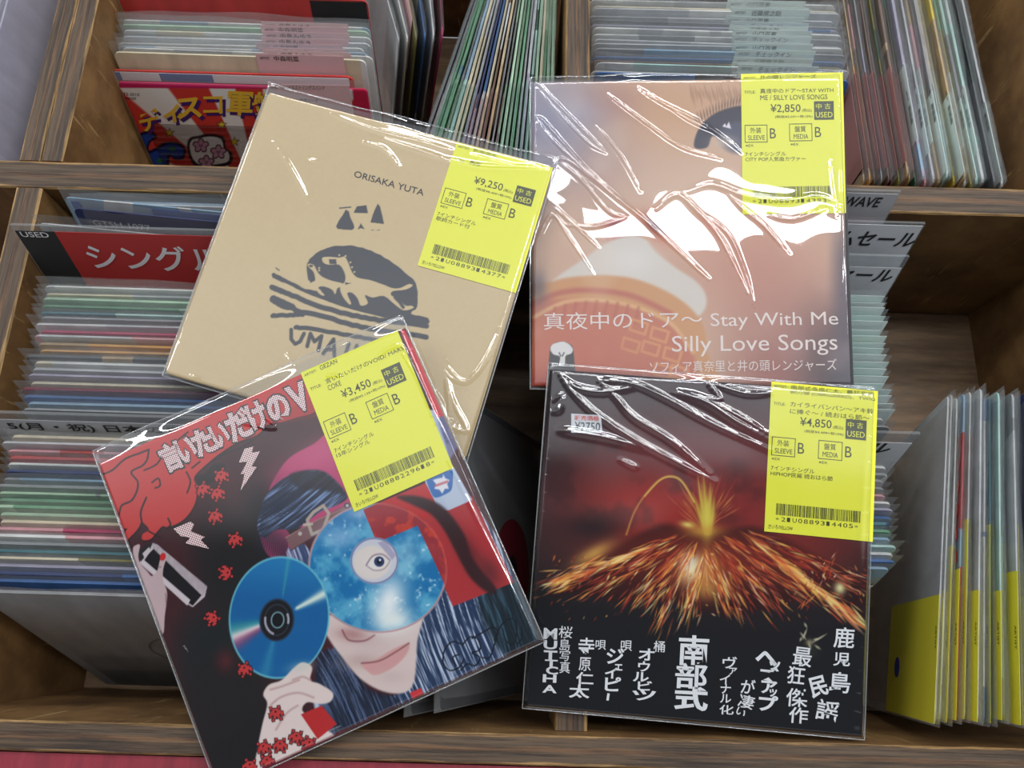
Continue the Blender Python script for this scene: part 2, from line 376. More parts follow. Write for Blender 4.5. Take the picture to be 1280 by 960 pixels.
# --- lower left bin: singles facing the viewer, leaning back
def row(items, xc, ys, zt, lean, labeller, group, ptags=None, dx=.003, zj=.003):
    for i, (it, y) in enumerate(zip(items, ys)):
        c, t = it if isinstance(it, tuple) else (it, None)
        zk = zt(y) if callable(zt) else zt
        z = rng.uniform(-zj, zj) * .7; yb, zb = foot(y, zk, lean)
        pt, tp = ptags(i) if ptags else (None, None)
        r = single((xc + rng.uniform(-dx, dx), yb, zb + z), 0, lean, c, labeller(i, c), group, t, ptag=pt, tprint=tp)
        r.rotation_euler[1] = rng.uniform(-.011, .011)
def card(name, label, x0, x1, y, zt, lean, plate, h=.17, cat='divider', shift=0):
    """upright divider: clear plate with a printed card inside; returns its root"""
    yb, zb = foot(y, zt, lean, h)
    r = empty(name, ((x0 + x1) / 2, yb, zb), (-lean, 0, 0)); tag(r, label, cat)
    wd = (x1 - x0) / 2
    mb = MB(); mb.box(-wd, wd, -.0009, .0009, 0, h); mb.build('clear_plate', ACRYLIC, r)
    return r, wd, h
def upright(mb_fun, name, mats, parent, y):
    """flat drawing in x,z put on the front face at depth y"""
    mb = MB(); mb_fun(mb); mb.v = [(p[0], y - p[2], p[1]) for p in mb.v]
    return mb.build(name, mats, parent)

CX = -.192
zt = .015
seqC = [('pale grey', 'white'), ('cream', 'pale grey'), 'pale green', ('green', 'pale green'), ('mint', 'teal'), ('pale grey', 'grey'), ('white', 'pale grey'), ('pink', 'magenta'), ('pink', 'pale grey'), ('orange', 'tan'), ('orange', 'cream'), ('tan', 'dark grey'), ('white', 'cream'), ('pale grey', 'red'), ('lilac', 'red'), ('cream', 'tan'), ('maroon', 'white'), ('blue', 'pale blue'), ('pale blue', 'blue'), 'grey']
ysC = np.linspace(.1835, .1085, len(seqC))
row(seqC, CX, ysC, lambda y: .0075 + .05 * (y - .1), LEAN, lambda i, c: f'{c} single in clear bag, {nth(i + 1)} in front of red divider card', 'singles in front of the red divider')
seqC2 = ['cream', ('pale grey', 'cream'), ('pink', 'red'), ('red', 'pale grey'), 'white', ('navy', 'blue'), ('pale blue', 'grey'), ('brown', 'grey'), ('pale green', 'grey'), 'green', ('green', 'pale green'), ('pale green', 'grey'), ('cream', 'white'), ('magenta', 'pink'), ('pink', 'white'), 'grey', ('teal', 'grey'), ('cream', 'olive'), ('grey', 'lilac'), ('navy', 'blue'), ('blue', 'navy')]
ysC2 = np.linspace(.0925, .0135, len(seqC2))
row(seqC2, CX - .004, ysC2, lambda y: .0035 + .05 * y, LEAN, lambda i, c: f'{c} single in clear bag, {nth(i + 1)} in front of grey date divider', 'singles in front of the grey divider')
seqB = ['pale blue', ('pale grey', 'white')]
row(seqB, CX + .002, [.2462, .2428], .004, LEAN, lambda i, c: f'{c} single in clear bag, {nth(2 - i)} from the middle wooden panel, behind red divider card', 'singles behind the red divider')

# the red divider
r, wd, h = card('divider_card', 'red divider card with white lettering in a clear plate, lower left bin', -.2975, -.115, .2125, .022, LEAN, None)
def f(mb):
    mb.box(-wd + .0245, wd - .002, h - .09, h - .004, 0, .0003, 0); mb.box(-wd + .001, -wd + .0243, h - .09, h - .004, 0, .0003, 1)
upright(f, 'printed_card', [REDCARD, DARKCARD], r, -.0010)
def f(mb):
    write(mb, 'シングル盤', (-wd + .036, h - .034), (.104, 0), (0, .0215), .0002, 0, .012)
    write(mb, 'USED', (-wd + .0035, h - .0085), (.0165, 0), (0, .0042), .0002, 0, .01)
upright(f, 'lettering', WHITEINK, r, -.0014)
# the grey date divider
r, wd, h = card('divider_card', 'grey divider card with a black date line, lower left bin', -.302 + .004, -.118, .1012, .013, LEAN, None)
upright(lambda mb: mb.box(-wd + .001, wd - .001, h - .09, h - .006, 0, .0003), 'printed_card', GREYCARD, r, -.0010)
upright(lambda mb: write(mb, '5(月・祝) 日本の自主制作盤', (-wd + .012, h - .0168), (.150, 0), (0, .0088), .0002, 0, .014), 'lettering', INK, r, -.0014)

# plain grey sleeve in front, its record showing through
yb, zb = foot(.0075, .0120, LEAN)
r = single((-.1935, yb, zb), 0, LEAN, 'grey', 'grey frosted sleeve with a faint label ring at the front of left bin', 'front sleeve')
del r['group']
def f(mb):
    for a in range(48):
        t0, t1 = a / 48 * 6.2832, (a + 1) / 48 * 6.2832
        for r0, r1 in ((.0265, .0275), (.0088, .0094)):
            mb.flat([(r0 * math.cos(t0), .088 + r0 * math.sin(t0)), (r1 * math.cos(t0), .088 + r1 * math.sin(t0)), (r1 * math.cos(t1), .088 + r1 * math.sin(t1)), (r0 * math.cos(t1), .088 + r0 * math.sin(t1))], 0)
upright(f, 'label_ring', plain('faint_ring', (112, 112, 114)), r, -.0012)

# loose blue singles pulled up behind the red divider
def loose(px, label, colour, tint, rz, lean, zt, group=None, extra=None):
    p = at(*px, zt); yb, zb = foot(0, 0, lean)
    off = Matrix.Rotation(rz, 3, 'Z') @ Vector((0, -BH * math.sin(lean), -BH * math.cos(lean)))
    r = single(tuple(p + off), rz, lean, colour, label, group, tint, thin=True)
    return r
r = loose((255, 252), 'white single with a blue band pulled up behind the navy one', 'white', 'pale blue', -.075, LEAN, .018)
upright(lambda mb: (mb.box(-.035, .02, .168, .178, 0, .0002), mb.box(-.085, -.080, .15, .178, 0, .0002)), 'blue_band', BLUEINK, r, -.0009)
r = loose((268, 266), 'navy single with a pale catalogue number, pulled up behind red divider', 'navy', 'navy', -.075, LEAN, .019)
upright(lambda mb: write(mb, 'GTSH 1077', (-.080, .168), (.036, 0), (0, .0045), .0002, 0, .006), 'lettering', PALECARD, r, -.0009)
loose((220, 285), 'white single with a plain top edge just behind red divider', 'white', 'pale grey', -.075, LEAN, .008)

# --- singles turned sideways in the lower left bin, at the centre divider
def sideways(xt, yn, zt, zb, lean, colour, label, group, tint=None, yaw=0, thin=True, ptag=None, tprint=None, face=-1, length=SW):
    """record whose faces look left/right; xt, yn = its top edge at the near end"""
    rz = -math.pi / 2 if face < 0 else math.pi / 2
    rot = Euler((-lean, 0, rz + yaw)).to_matrix()
    nearx = .0905 if face < 0 else -.0905
    top = rot @ Vector((nearx, 0, BH))
    loc = Vector((xt, yn, zt)) - top
    return single(tuple(loc), rz, lean, colour, label, group, tint, thin=thin, ptag=ptag, tprint=tprint, yaw=yaw)
lr = math.radians(21)
r = sideways(-.036, -.0505, -.004, 0, lr, 'dark grey', 'dark grey sleeve with a dark red label leaning against centre divider', None, face=1)
def f(mb):
    pts = [(-.010 + .034 * math.cos(a * .1309), .078 + .034 * math.sin(a * .1309)) for a in range(48)]
    mb.flat(pts, 0, 0)
    mb.flat([(-.010 + .0095 * math.cos(a * .2618), .078 + .0095 * math.sin(a * .2618)) for a in range(24)], .0001, 1)
upright(f, 'record_label', [plain('dark_red_label', (120, 34, 48)), INK], r, -.0008)
r = sideways(-.052, -.0535, -.010, 0, lr, 'dark grey', 'dark sleeve with a pale grey sticker leaning left of the red labelled one', None, face=1)
upright(lambda mb: mb.box(-.086, -.055, .02, .075, 0, .0002), 'grey_sticker', GREYCARD, r, -.0008)

# --- lower right bin
MP = [tag_print_mesh([('ARTIST', .023, .032, .1785, .1805), (s, .036, .036 + len(s) * .0046, .1775, .1815), ('TITLE', .023, .030, .168, .170), (s2, .036, .036 + len(s2) * .004, .1665, .1705)]) for s, s2 in (('山口百恵', '秋桜'), ('チューリップ', '心の旅'), ('中森明菜', '少女A'))]
seqD = [('pale grey', 'white'), ('mint', 'white'), ('white', 'grey'), 'mint', ('mint', 'white'), 'white', 'mint', ('mint', 'pale green'), ('white', 'mint'), 'mint', ('pale grey', 'mint'), 'mint', ('mint', 'white'), 'white', 'mint',
        ('mint', 'teal'), ('pale grey', 'white'), ('dark grey', 'black'), ('white', 'grey'), ('cream', 'grey')]
DX = .1315
TAGD = tag_mesh(.020, .0895, .085, .1828, MINTTAG)
row(seqD, DX, np.linspace(.1925, .1150, len(seqD)), lambda y: .002 + .085 * (y - .115), LEAN, lambda i, c: f'{c} single in clear bag, {nth(i + 1)} in front of the two sale cards', 'singles in front of the sale cards',
    lambda i: (TAGD, MP[i % 3]) if i < 18 else (None, None), dx=.003)
seqD2 = [('white', 'pale grey'), ('grey', 'white'), ('pale grey', 'grey'), ('pale blue', 'grey'), ('pink', 'white'), ('white', 'pink'), ('lilac', 'white'), ('blue', 'pale blue'), ('teal', 'navy'), ('green', 'grey'), ('pale blue', 'white'),
         ('teal', 'mint'), ('mint', 'white'), ('blue', 'white'), ('pale blue', 'teal')]
row(seqD2, DX - .006, np.linspace(.0895, .0335, len(seqD2)), lambda y: .001 + .08 * (y - .03), LEAN, lambda i, c: f'{c} single in clear bag, {nth(i + 1)} in front of the lowest sale card', 'singles in front of the lowest sale card', dx=.003)
seqD0 = [('pink', 'white'), ('pale grey', 'pink'), ('white', 'pink')]
row(seqD0, DX, [.2388, .2358, .2328], .014, LEAN, lambda i, c: f'{c} single in clear bag, {nth(i + 1)} in front of the wave card', 'singles in front of the wave card')
yb, zb = foot(.0262, -.010, LEAN)
r = single((DX - .012, yb, zb), 0, LEAN, 'brown', 'brown single with a white border at the front of right bin', None)
upright(lambda mb: [mb.slab(q, 0, .0002) for q in ([(-.088, .17), (.088, .17), (.088, .178), (-.088, .178)], [(.081, .003), (.088, .003), (.088, .169), (.081, .169)], [(-.088, .003), (-.081, .003), (-.081, .169), (-.088, .169)])], 'white_border', WHITEINK, r, -.0010)
for (s, tx, twid, xr, y, z, lab, hh, py) in (('WAVE', .0615, .0835, .2275, .2480, .0280, 'grey divider card reading WAVE, against the middle wooden panel', .0075, .0115),
                                     ('タイムセール', .020, .092, .2435, .2312, .021, 'white sale divider card, rearmost of the sale cards', .0125, .0185),
                                     ('タイムセール', .018, .089, .2335, .2112, .017, 'white sale divider card with a clear strip above, middle of the sale cards', .0115, .0210),
                                     ('タイムセール', -.005, .082, .2270, .1035, .016, 'white sale divider card nearest the yellow stickered singles', .0115, .0200)):
    r, wd, h = card('divider_card', lab, xr - .185, xr, y, z, LEAN, None)
    g = GREYCARD if s == 'WAVE' else PALECARD
    gap = .0015 if s == 'WAVE' or 'rearmost' in lab else .009
    upright(lambda mb: mb.box(-wd + .001, wd - .001, h - .10, h - gap, 0, .0003), 'printed_card', g, r, -.0010)
    upright(lambda mb: write(mb, s, (tx, h - py), (twid - tx + .0, 0), (0, hh), .0002, 0, .018, .15), 'lettering', INK, r, -.0014)

# sideways singles with yellow stickers
YT = [tag_mesh(a, .0885, .075 + b, .1835, YTAG) for a, b in ((-.014, 0), (.012, .02), (-.002, .01), (.024, .0))]
YP = tag_print_mesh([('ARTIST', .040, .052, .1790, .1812)])
colV = ['pale grey', ('white', 'pale grey'), ('cream', 'white'), ('pale blue', 'red'), ('white', 'pale blue'), 'pale grey', ('blue', 'pale blue'), ('blue', 'white'), ('teal', 'grey'), ('mint', 'grey'), ('grey', 'mint'), ('pale grey', 'grey'), ('lilac', 'grey'), ('blue', 'navy'), ('blue', 'pale blue'), ('cream', 'white'),
        ('grey', 'lilac'), ('dark green', 'pale grey'), ('cream', 'olive'), ('pale blue', 'teal'), ('pink', 'maroon'), ('white', 'cream'), ('teal', 'blue'), ('pale grey', 'white'), ('navy', 'grey'), ('cream', 'tan'), 'pale grey', ('mint', 'grey')]
for i, c in enumerate(colV):
    c, t = c if isinstance(c, tuple) else (c, None)
    s = i / (len(colV) - 1)
    u = rng.random()
    tg = (YT[(i * 3) % 4] if i else YT[3], YP) if i not in (7, 16) else (None, None)
    zt_ = .012 + rng.uniform(-.004, .003) + (.010 if i in (5, 11, 13, 14, 18) else 0)
    xt = .2185 + s * .104
    xt -= (zt_ - .012) * math.tan(math.radians(13.5 - 8 * s))
    yn = -.0485 + .003 * rng.random() + .014 * min(1, max(0, (i - 16) / 9))
    r = sideways(xt, yn, zt_, 0, -math.radians(13.5 - 8 * s), c, f'{c} single with yellow price sticker, {nth(i + 1)} from left of the sideways row' if tg[0] else f'{c} single without a sticker, {nth(i + 1)} from left of the sideways row', 'sideways singles with yellow stickers', t,
                 yaw=-math.radians(5.0 * (1 - s) + 5), ptag=tg[0], tprint=tg[1])
    if i == 0:
        def f(mb): mb.slab([(.062 + .006 * math.cos(a * .2618), .100 + .006 * math.sin(a * .2618)) for a in range(24)], 0, .0002)
        upright(f, 'blue_dot', plain('blue_dot_ink', (36, 52, 150)), r, -.0014)
    if i == 3:
        def f(mb):
            for k in range(9): mb.slab([(-.06 + k * .013 + .0045 * math.cos(a * .3927), .174 + .0035 * math.sin(a * .3927)) for a in range(16)], 0, .0001)
        upright(f, 'red_dots', REDINK, r, -.0009)

# --- upper left bin
PT = tag_mesh(.012, .074, .09, .1830, PINKTAG)
PP = [tag_print_mesh([('ARTIST', .0145, .0215, .1788, .1808), (s, .0245, .0245 + len(s) * .0044, .1778, .1818)]) for s in ('中島みゆき', '中森明菜', '中島みゆき')]
ULX = -.1985
seqA = [('white', 'pale blue'), ('pale green', 'mint'), ('white', 'cream'), ('pale grey', 'white'), 'white', ('white', 'pale blue'), ('white', 'pale grey'), ('cream', 'white')]
row(seqA, ULX, np.linspace(.404, .376, len(seqA)), -.020, LEAN, lambda i, c: f'{c} single with pink tag, {nth(8 - i)} behind the red white bordered single', 'singles behind the disco single',
    lambda i: (PT, PP[i % 3]), dx=.002)
yb, zb = foot(.418, -.008, LEAN)
r = single((ULX - .001, yb, zb), 0, LEAN, 'red', 'red and black single rising behind the pink tagged singles', None)
upright(lambda mb: mb.box(.048, .088, .02, .179, 0, .0002), 'black_print', INK, r, -.0010)
yb, zb = foot(.3685, -.027, LEAN)
r = single((ULX - .0105, yb, zb), 0, LEAN, 'red', 'red single with a white border and blue band, just behind the disco single', None, bag=False)
upright(lambda mb: (mb.box(-.089, -.0835, .004, .179, 0, .0002, 0), mb.box(-.0834, .086, .1725, .179, 0, .0002, 0), mb.box(-.05, -.012, .1728, .1788, .0002, .0003, 1), mb.box(-.088, -.078, .1728, .1788, .0002, .0003, 1)), 'white_border', [WHITEINK, BLUEINK], r, -.0010)
# sideways singles right of it
for i, (c, t) in enumerate([('white', 'pale grey'), ('white', 'cream'), ('olive', 'olive'), ('white', 'blue'), ('white', 'pale grey'), ('magenta', 'maroon')]):
    sideways(-.0845 + .0060 * i, .384 + .001 * i, -.012, 0, math.radians(11), c, f'{c} single standing sideways, {nth(i + 1)} right of the stacked pink tagged ones', 'sideways singles in the upper left bin', t, yaw=math.radians(17 - 2.2 * i),
             ptag=tag_mesh(.02, .075, .13, .1830, PINKTAG) if i == 2 else None, face=-1)
GT = tag_mesh(.016, .088, .09, .1835, plain('green_tag', (150, 192, 176)), -.0009); RT = tag_mesh(.024, .088, .09, .1835, plain('rose_tag', (206, 160, 160)), -.0009)
fan = [('dark grey', 'black'), ('grey', 'dark green'), ('dark green', 'black'), ('teal', 'dark green'), ('pale grey', 'green'), ('teal', 'pale blue'), ('cream', 'tan'), ('cream', 'grey'), ('grey', 'lilac'), ('navy', 'lilac'), ('navy', 'grey'), ('tan', 'brown'), ('brown', 'grey'), ('brown', 'tan'),
       ('black', 'dark grey'), ('grey', 'pale green'), ('pale green', 'cream'), ('olive', 'pale green'), ('green', 'dark green'), ('grey', 'pale grey'), ('lilac', 'grey'), ('dark green', 'teal'), ('pale green', 'green'), ('tan', 'cream'), ('green', 'olive'), ('dark green', 'green'), ('olive', 'green')]
LIGHT = {'dark grey': 'grey', 'dark green': 'green', 'teal': 'mint', 'green': 'pale green', 'navy': 'blue', 'brown': 'tan', 'tan': 'cream', 'grey': 'pale grey', 'olive': 'pale green'}
fan = [(LIGHT.get(c, c) if k % 3 else c, LIGHT.get(t, t)) for k, (c, t) in enumerate(fan)]
for i, (c, t) in enumerate(fan):
    s = i / (len(fan) - 1)
    xn, xf = -.0700 + s * .0920, -.0255 + s * .0490
    yaw = math.atan2(xn - xf, .187)
    dz = rng.uniform(-.003, .004); xn += dz * math.tan(math.radians(8.5 - 3 * s))
    sideways(xn, .2810, -.018 + dz, 0, math.radians(8.5 - 3 * s), c, f'{c} single in the fanned sideways row, {nth(i + 1)} from its left end', 'fanned sideways singles', t, yaw=yaw,
             ptag=None if i in (0, 14) else (RT if i in (1, 9, 10, 11, 12, 13, 15) else GT), face=-1, thin=False)

# --- upper right bin
BT = tag_mesh(.010, .066, .09, .1830, MINTTAG)
BP = [tag_print_mesh([('ARTIST', .0125, .0205, .1788, .1808), (s, .0245, .0245 + len(s) * .0042, .1778, .1818)]) for s in ('山口百恵', 'チェックイン', '近藤房之助')]
URX = .1385
seqU = [('pale grey', 'white'), ('cream', 'pale grey'), ('white', 'pale grey'), ('pale grey', 'grey'), ('dark grey', 'grey'), ('lilac', 'blue'), ('pale grey', 'white'), ('white', 'grey'), ('lilac', 'pale grey'), ('white', 'pale grey'), ('grey', 'pale blue'),
        ('blue', 'dark grey'), ('olive', 'brown'), ('mint', 'white'), ('white', 'mint'), ('blue', 'black')]
row(seqU, URX, np.linspace(.4300, .3655, len(seqU)), -.014, LEAN, lambda i, c: f'{c} single in clear bag, {nth(16 - i)} from the front of the upper right bin', 'singles facing out in the upper right bin',
    lambda i: (BT, BP[i % 3]), dx=.002)
MT2 = [tag_mesh(a, b, .09, .1835, MINTTAG) for a, b in ((.015, .068), (.000, .060), (.024, .086))]
RT2 = tag_mesh(.004, .080, .09, .1835, plain('dusty_rose_tag', (182, 132, 128)))
TP2 = tag_print_mesh([('ARTIST', .020, .028, .1788, .1808), ('歌謡曲', .032, .046, .1778, .1818)])
colB = [('tan', 'brown'), ('orange', 'tan'), ('brown', 'pink'), ('lilac', 'grey'), ('brown', 'olive'), ('maroon', 'brown'), ('olive', 'dark green'), ('brown', 'tan'), ('tan', 'pink'), ('dark green', 'brown'), ('lilac', 'pale blue'), ('pink', 'cream'), ('pale grey', 'pink'), ('pink', 'tan'), ('grey', 'mint'), ('cream', 'grey'),
        ('yellow', 'orange'), ('yellow', 'tan'), ('pale grey', 'grey'), ('olive', 'green'), ('grey', 'mint'), ('mint', 'pale grey'), ('black', 'dark grey'), ('pale grey', 'black')]
for i, (c, t) in enumerate(colB):
    s = i / (len(colB) - 1); sp = s if i < 22 else s + .035 * (i - 21)
    xn = .2335 + sp * .086; xf = .2290 + sp * .084
    dz = rng.uniform(-.004, .006); xn -= dz * math.tan(math.radians(4 + 9 * s)); xf -= dz * math.tan(math.radians(4 + 9 * s))
    sideways(xn, .2845 + rng.uniform(0, .004), -.016 + dz, 0, -math.radians(4 + 9 * s), c, f'{c} single standing sideways, {nth(i + 1)} from left in the upper right bin', 'sideways singles in the upper right bin', t,
             yaw=math.atan2(xn - xf, .187), ptag=RT2 if i < 10 else (None if i == 22 else MT2[i % 3]), tprint=TP2 if i >= 10 and i != 22 else None, thin=i < 10, face=-1)

# --- bin beyond the left panel
for i, (c, t) in enumerate([('lilac', 'pale grey'), ('lilac', 'grey'), ('pale grey', 'lilac')]):
    sideways(-.349 - .008 * i, .277, .012 - .004 * i, 0, math.radians(7), c, f'{c} frosted sleeve at the upper left corner, {nth(i + 1)} left of the wooden panel', 'frosted sleeves beyond the left panel', None, face=1, thin=False)

# ------------------------------------------------------------------ flat printing on a plane standing in the scene
class Plane:
    """local x,y of a flat cover; px() reads a place measured on the photograph as a place on the cover"""
    def __init__(s, mat, w, h):
        s.m = mat; s.w, s.h = w, h; A = np.array(mat)
        s.R, s.t = A[:3, :3], A[:3, 3]; s.n = s.R[:, 2]
    def px(s, x, y):
        d = CR @ np.array([(x - 640) / FPX, -(y - 480) / FPX, -1.0]); k = ((s.t - CC) @ s.n) / (d @ s.n)
        return (s.R.T @ (CC + d * k - s.t))[:2]
    def pts(s, L): return [s.px(*p) for p in L]
    def grid(s, nx, ny):
        xs, ys = np.linspace(-s.w / 2, s.w / 2, nx), np.linspace(-s.h / 2, s.h / 2, ny)
        gx, gy = np.meshgrid(xs, ys); P = gx[..., None] * s.R[:, 0] + gy[..., None] * s.R[:, 1] + s.t
        X, Y = project(P); return gx, gy, X, Y
def curve(pts, closed=True, n=6):
    """smooth curve through points"""
    p = np.array(pts, float); m = len(p); out = []
    rngi = range(m) if closed else range(m - 1)
    for i in rngi:
        g = (lambda k: p[k % m]) if closed else (lambda k: p[min(max(k, 0), m - 1)])
        a, b, c, d = g(i - 1), g(i), g(i + 1), g(i + 2)
        for u in np.arange(n) / n:
            out.append(.5 * (2 * b + (c - a) * u + (2 * a - 5 * b + 4 * c - d) * u * u + (3 * b - a - 3 * c + d) * u ** 3))
    if not closed: out.append(p[-1])
    return np.array(out)
_T = np.random.RandomState(3).rand(256, 256)
def vn(x, y):
    xi, yi = np.floor(x).astype(int), np.floor(y).astype(int); fx, fy = x - xi, y - yi
    fx, fy = fx * fx * (3 - 2 * fx), fy * fy * (3 - 2 * fy)
    g = lambda a, b: _T[a & 255, b & 255]
    return (g(xi, yi) * (1 - fx) + g(xi + 1, yi) * fx) * (1 - fy) + (g(xi, yi + 1) * (1 - fx) + g(xi + 1, yi + 1) * fx) * fy
def fbm(x, y, o=4):
    r, a, s = 0, .5, 0
    for k in range(o): r = r + a * vn(x * 2 ** k + 17 * k, y * 2 ** k + 31 * k); s += a; a *= .55
    return r / s
def sst(a, b, x): t = np.clip((x - a) / (b - a), 0, 1); return t * t * (3 - 2 * t)
class Paint:
    """ink on a cover, mixed point by point over a fine grid"""
    def __init__(s, plane, nx, ny, base):
        s.pl = plane; s.gx, s.gy, s.X, s.Y = plane.grid(nx, ny); s.C = np.zeros(s.X.shape + (3,)) + np.array(base, float)
    def mix(s, mask, col):
        col = np.asarray(col, float); s.C += (col - s.C) * np.clip(mask, 0, 1)[..., None]
    def _dist(s, pts, closed):
        P = np.array(pts, float); Q = np.roll(P, -1, 0) if closed else P[1:]; P = P if closed else P[:-1]
        d = np.full(s.X.shape, 1e9)
        for a, b in zip(P, Q):
            v = b - a; L = v @ v + 1e-9; t = np.clip(((s.X - a[0]) * v[0] + (s.Y - a[1]) * v[1]) / L, 0, 1)
            d = np.minimum(d, (s.X - a[0] - t * v[0]) ** 2 + (s.Y - a[1] - t * v[1]) ** 2)
        return np.sqrt(d)
    def _win(s, pts, pad):
        P = np.array(pts, float); m = (s.X > P[:, 0].min() - pad) & (s.X < P[:, 0].max() + pad) & (s.Y > P[:, 1].min() - pad) & (s.Y < P[:, 1].max() + pad)
        j, i = np.nonzero(m)
        if len(j) == 0: return None
        return slice(j.min(), j.max() + 1), slice(i.min(), i.max() + 1)
    def sub(s, pts, pad):
        w = s._win(pts, pad)
        if w is None: return None
        q = object.__new__(Paint); q.X, q.Y, q.C = s.X[w], s.Y[w], s.C[w]; return q
    def mask(s, pts, soft=.6):
        P = np.array(pts, float); Q = np.roll(P, -1, 0); ins = np.zeros(s.X.shape, bool)
        for a, b in zip(P, Q):
            if a[1] == b[1]: continue
            ins ^= ((a[1] > s.Y) != (b[1] > s.Y)) & (s.X < (b[0] - a[0]) * (s.Y - a[1]) / (b[1] - a[1]) + a[0])
        d = s._dist(P, True); return sst(-soft, soft, np.where(ins, d, -d))
    def poly(s, pts, col, soft=.6, alpha=1.0, tex=None):
        q = s.sub(pts, 3 * soft + 2)
        if q is None: return
        m = q.mask(pts, soft) * alpha
        c = col if tex is None else tex(q.X, q.Y)
        q.mix(m, c)
    def line(s, pts, col, wd=2, soft=.6, alpha=1.0):
        q = s.sub(pts, wd + 3 * soft + 2)
        if q is None: return
        q.mix(sst(wd / 2 + soft, wd / 2 - soft, q._dist(pts, False)) * alpha, col)
    def ell(s, cx, cy, rx, ry, col, rot=0, soft=.7, alpha=1.0, ring=None):
        c, n = math.cos(rot), math.sin(rot); u = ((s.X - cx) * c + (s.Y - cy) * n) / rx; v = (-(s.X - cx) * n + (s.Y - cy) * c) / ry
        r = np.sqrt(u * u + v * v); e = soft / min(rx, ry)
        m = sst(1 + e, 1 - e, r)
        if ring: m = m * sst(ring - e, ring + e, r)
        if callable(col): col = col(s.X, s.Y, u, v)
        s.mix(m * alpha, col)
    def glow(s, cx, cy, rx, ry, col, alpha=1.0, rot=0, p=1.0):
        c, n = math.cos(rot), math.sin(rot); u = ((s.X - cx) * c + (s.Y - cy) * n) / rx; v = (-(s.X - cx) * n + (s.Y - cy) * c) / ry
        s.mix(np.exp(-(u * u + v * v) ** p) * alpha, col)
    def sparks(s, segs):
        """many thin tapering strokes: (x0,y0,x1,y1,width,colour,alpha)"""
        for x0, y0, x1, y1, wd, col, al in segs:
            q = s.sub([(x0, y0), (x1, y1)], wd + 2)
            if q is None: continue
            v = np.array([x1 - x0, y1 - y0]); L = v @ v + 1e-9
            t = np.clip(((q.X - x0) * v[0] + (q.Y - y0) * v[1]) / L, 0, 1)
            d = np.sqrt((q.X - x0 - t * v[0]) ** 2 + (q.Y - y0 - t * v[1]) ** 2)
            q.mix(np.exp(-(d / (wd * (.45 + .55 * np.sin(3.14 * t)))) ** 2) * al * (.35 + .65 * np.sin(3.14 * np.clip(t, .02, .98))), col)
def cover(paint, name, parent, thick, round_=0.0, gain=1.0):
    """card sleeve: printed front grid, sides and back in one mesh"""
    ny, nx = paint.X.shape; w, h = paint.pl.w, paint.pl.h
    gx, gy = paint.gx.copy(), paint.gy.copy()
    if round_:
        for sx_ in (-1, 1):
            for sy_ in (-1, 1):
                ux, uy = gx * sx_ - (w / 2 - round_), gy * sy_ - (h / 2 - round_); m = (ux > 0) & (uy > 0)
                k = np.maximum(ux, uy) / np.maximum(np.hypot(ux, uy), 1e-9)
                gx = np.where(m, sx_ * (w / 2 - round_ + ux * k), gx); gy = np.where(m, sy_ * (h / 2 - round_ + uy * k), gy)
    ed = np.minimum(w / 2 - np.abs(paint.gx), h / 2 - np.abs(paint.gy)); gz = -.0004 * np.clip(1 - ed / .0015, 0, 1) ** 2
    v = np.stack([gx, gy, gz], -1).reshape(-1, 3)
    idx = np.arange(nx * ny).reshape(ny, nx)
    q = np.stack([idx[:-1, :-1], idx[:-1, 1:], idx[1:, 1:], idx[1:, :-1]], -1).reshape(-1, 4)
    loop = np.concatenate([idx[0, :-1], idx[:-1, -1], idx[-1, :0:-1], idx[:0:-1, 0]]); n = len(loop)
    bot = v[loop].copy(); bot[:, 2] = -thick; k = nx * ny
    v = np.vstack([v, bot]); b = np.arange(k, k + n)
    sd = np.stack([loop, b, np.roll(b, -1), np.roll(loop, -1)], -1)
    me = bpy.data.meshes.new(name)
    me.from_pydata(v.tolist(), [], q.tolist() + sd.tolist() + [b[::-1].tolist()])
    col = np.clip(lin(np.clip(paint.C, 0, 255)) * gain, 0, .92).reshape(-1, 3); col = np.vstack([col, col[loop]])
    a = me.color_attributes.new('print', 'FLOAT_COLOR', 'POINT'); a.data.foreach_set('color', np.column_stack([col, np.ones(len(col))]).astype(np.float32).ravel())
    me.materials.append(ART); me.update()
    return link(bpy.data.objects.new(name, me), parent)

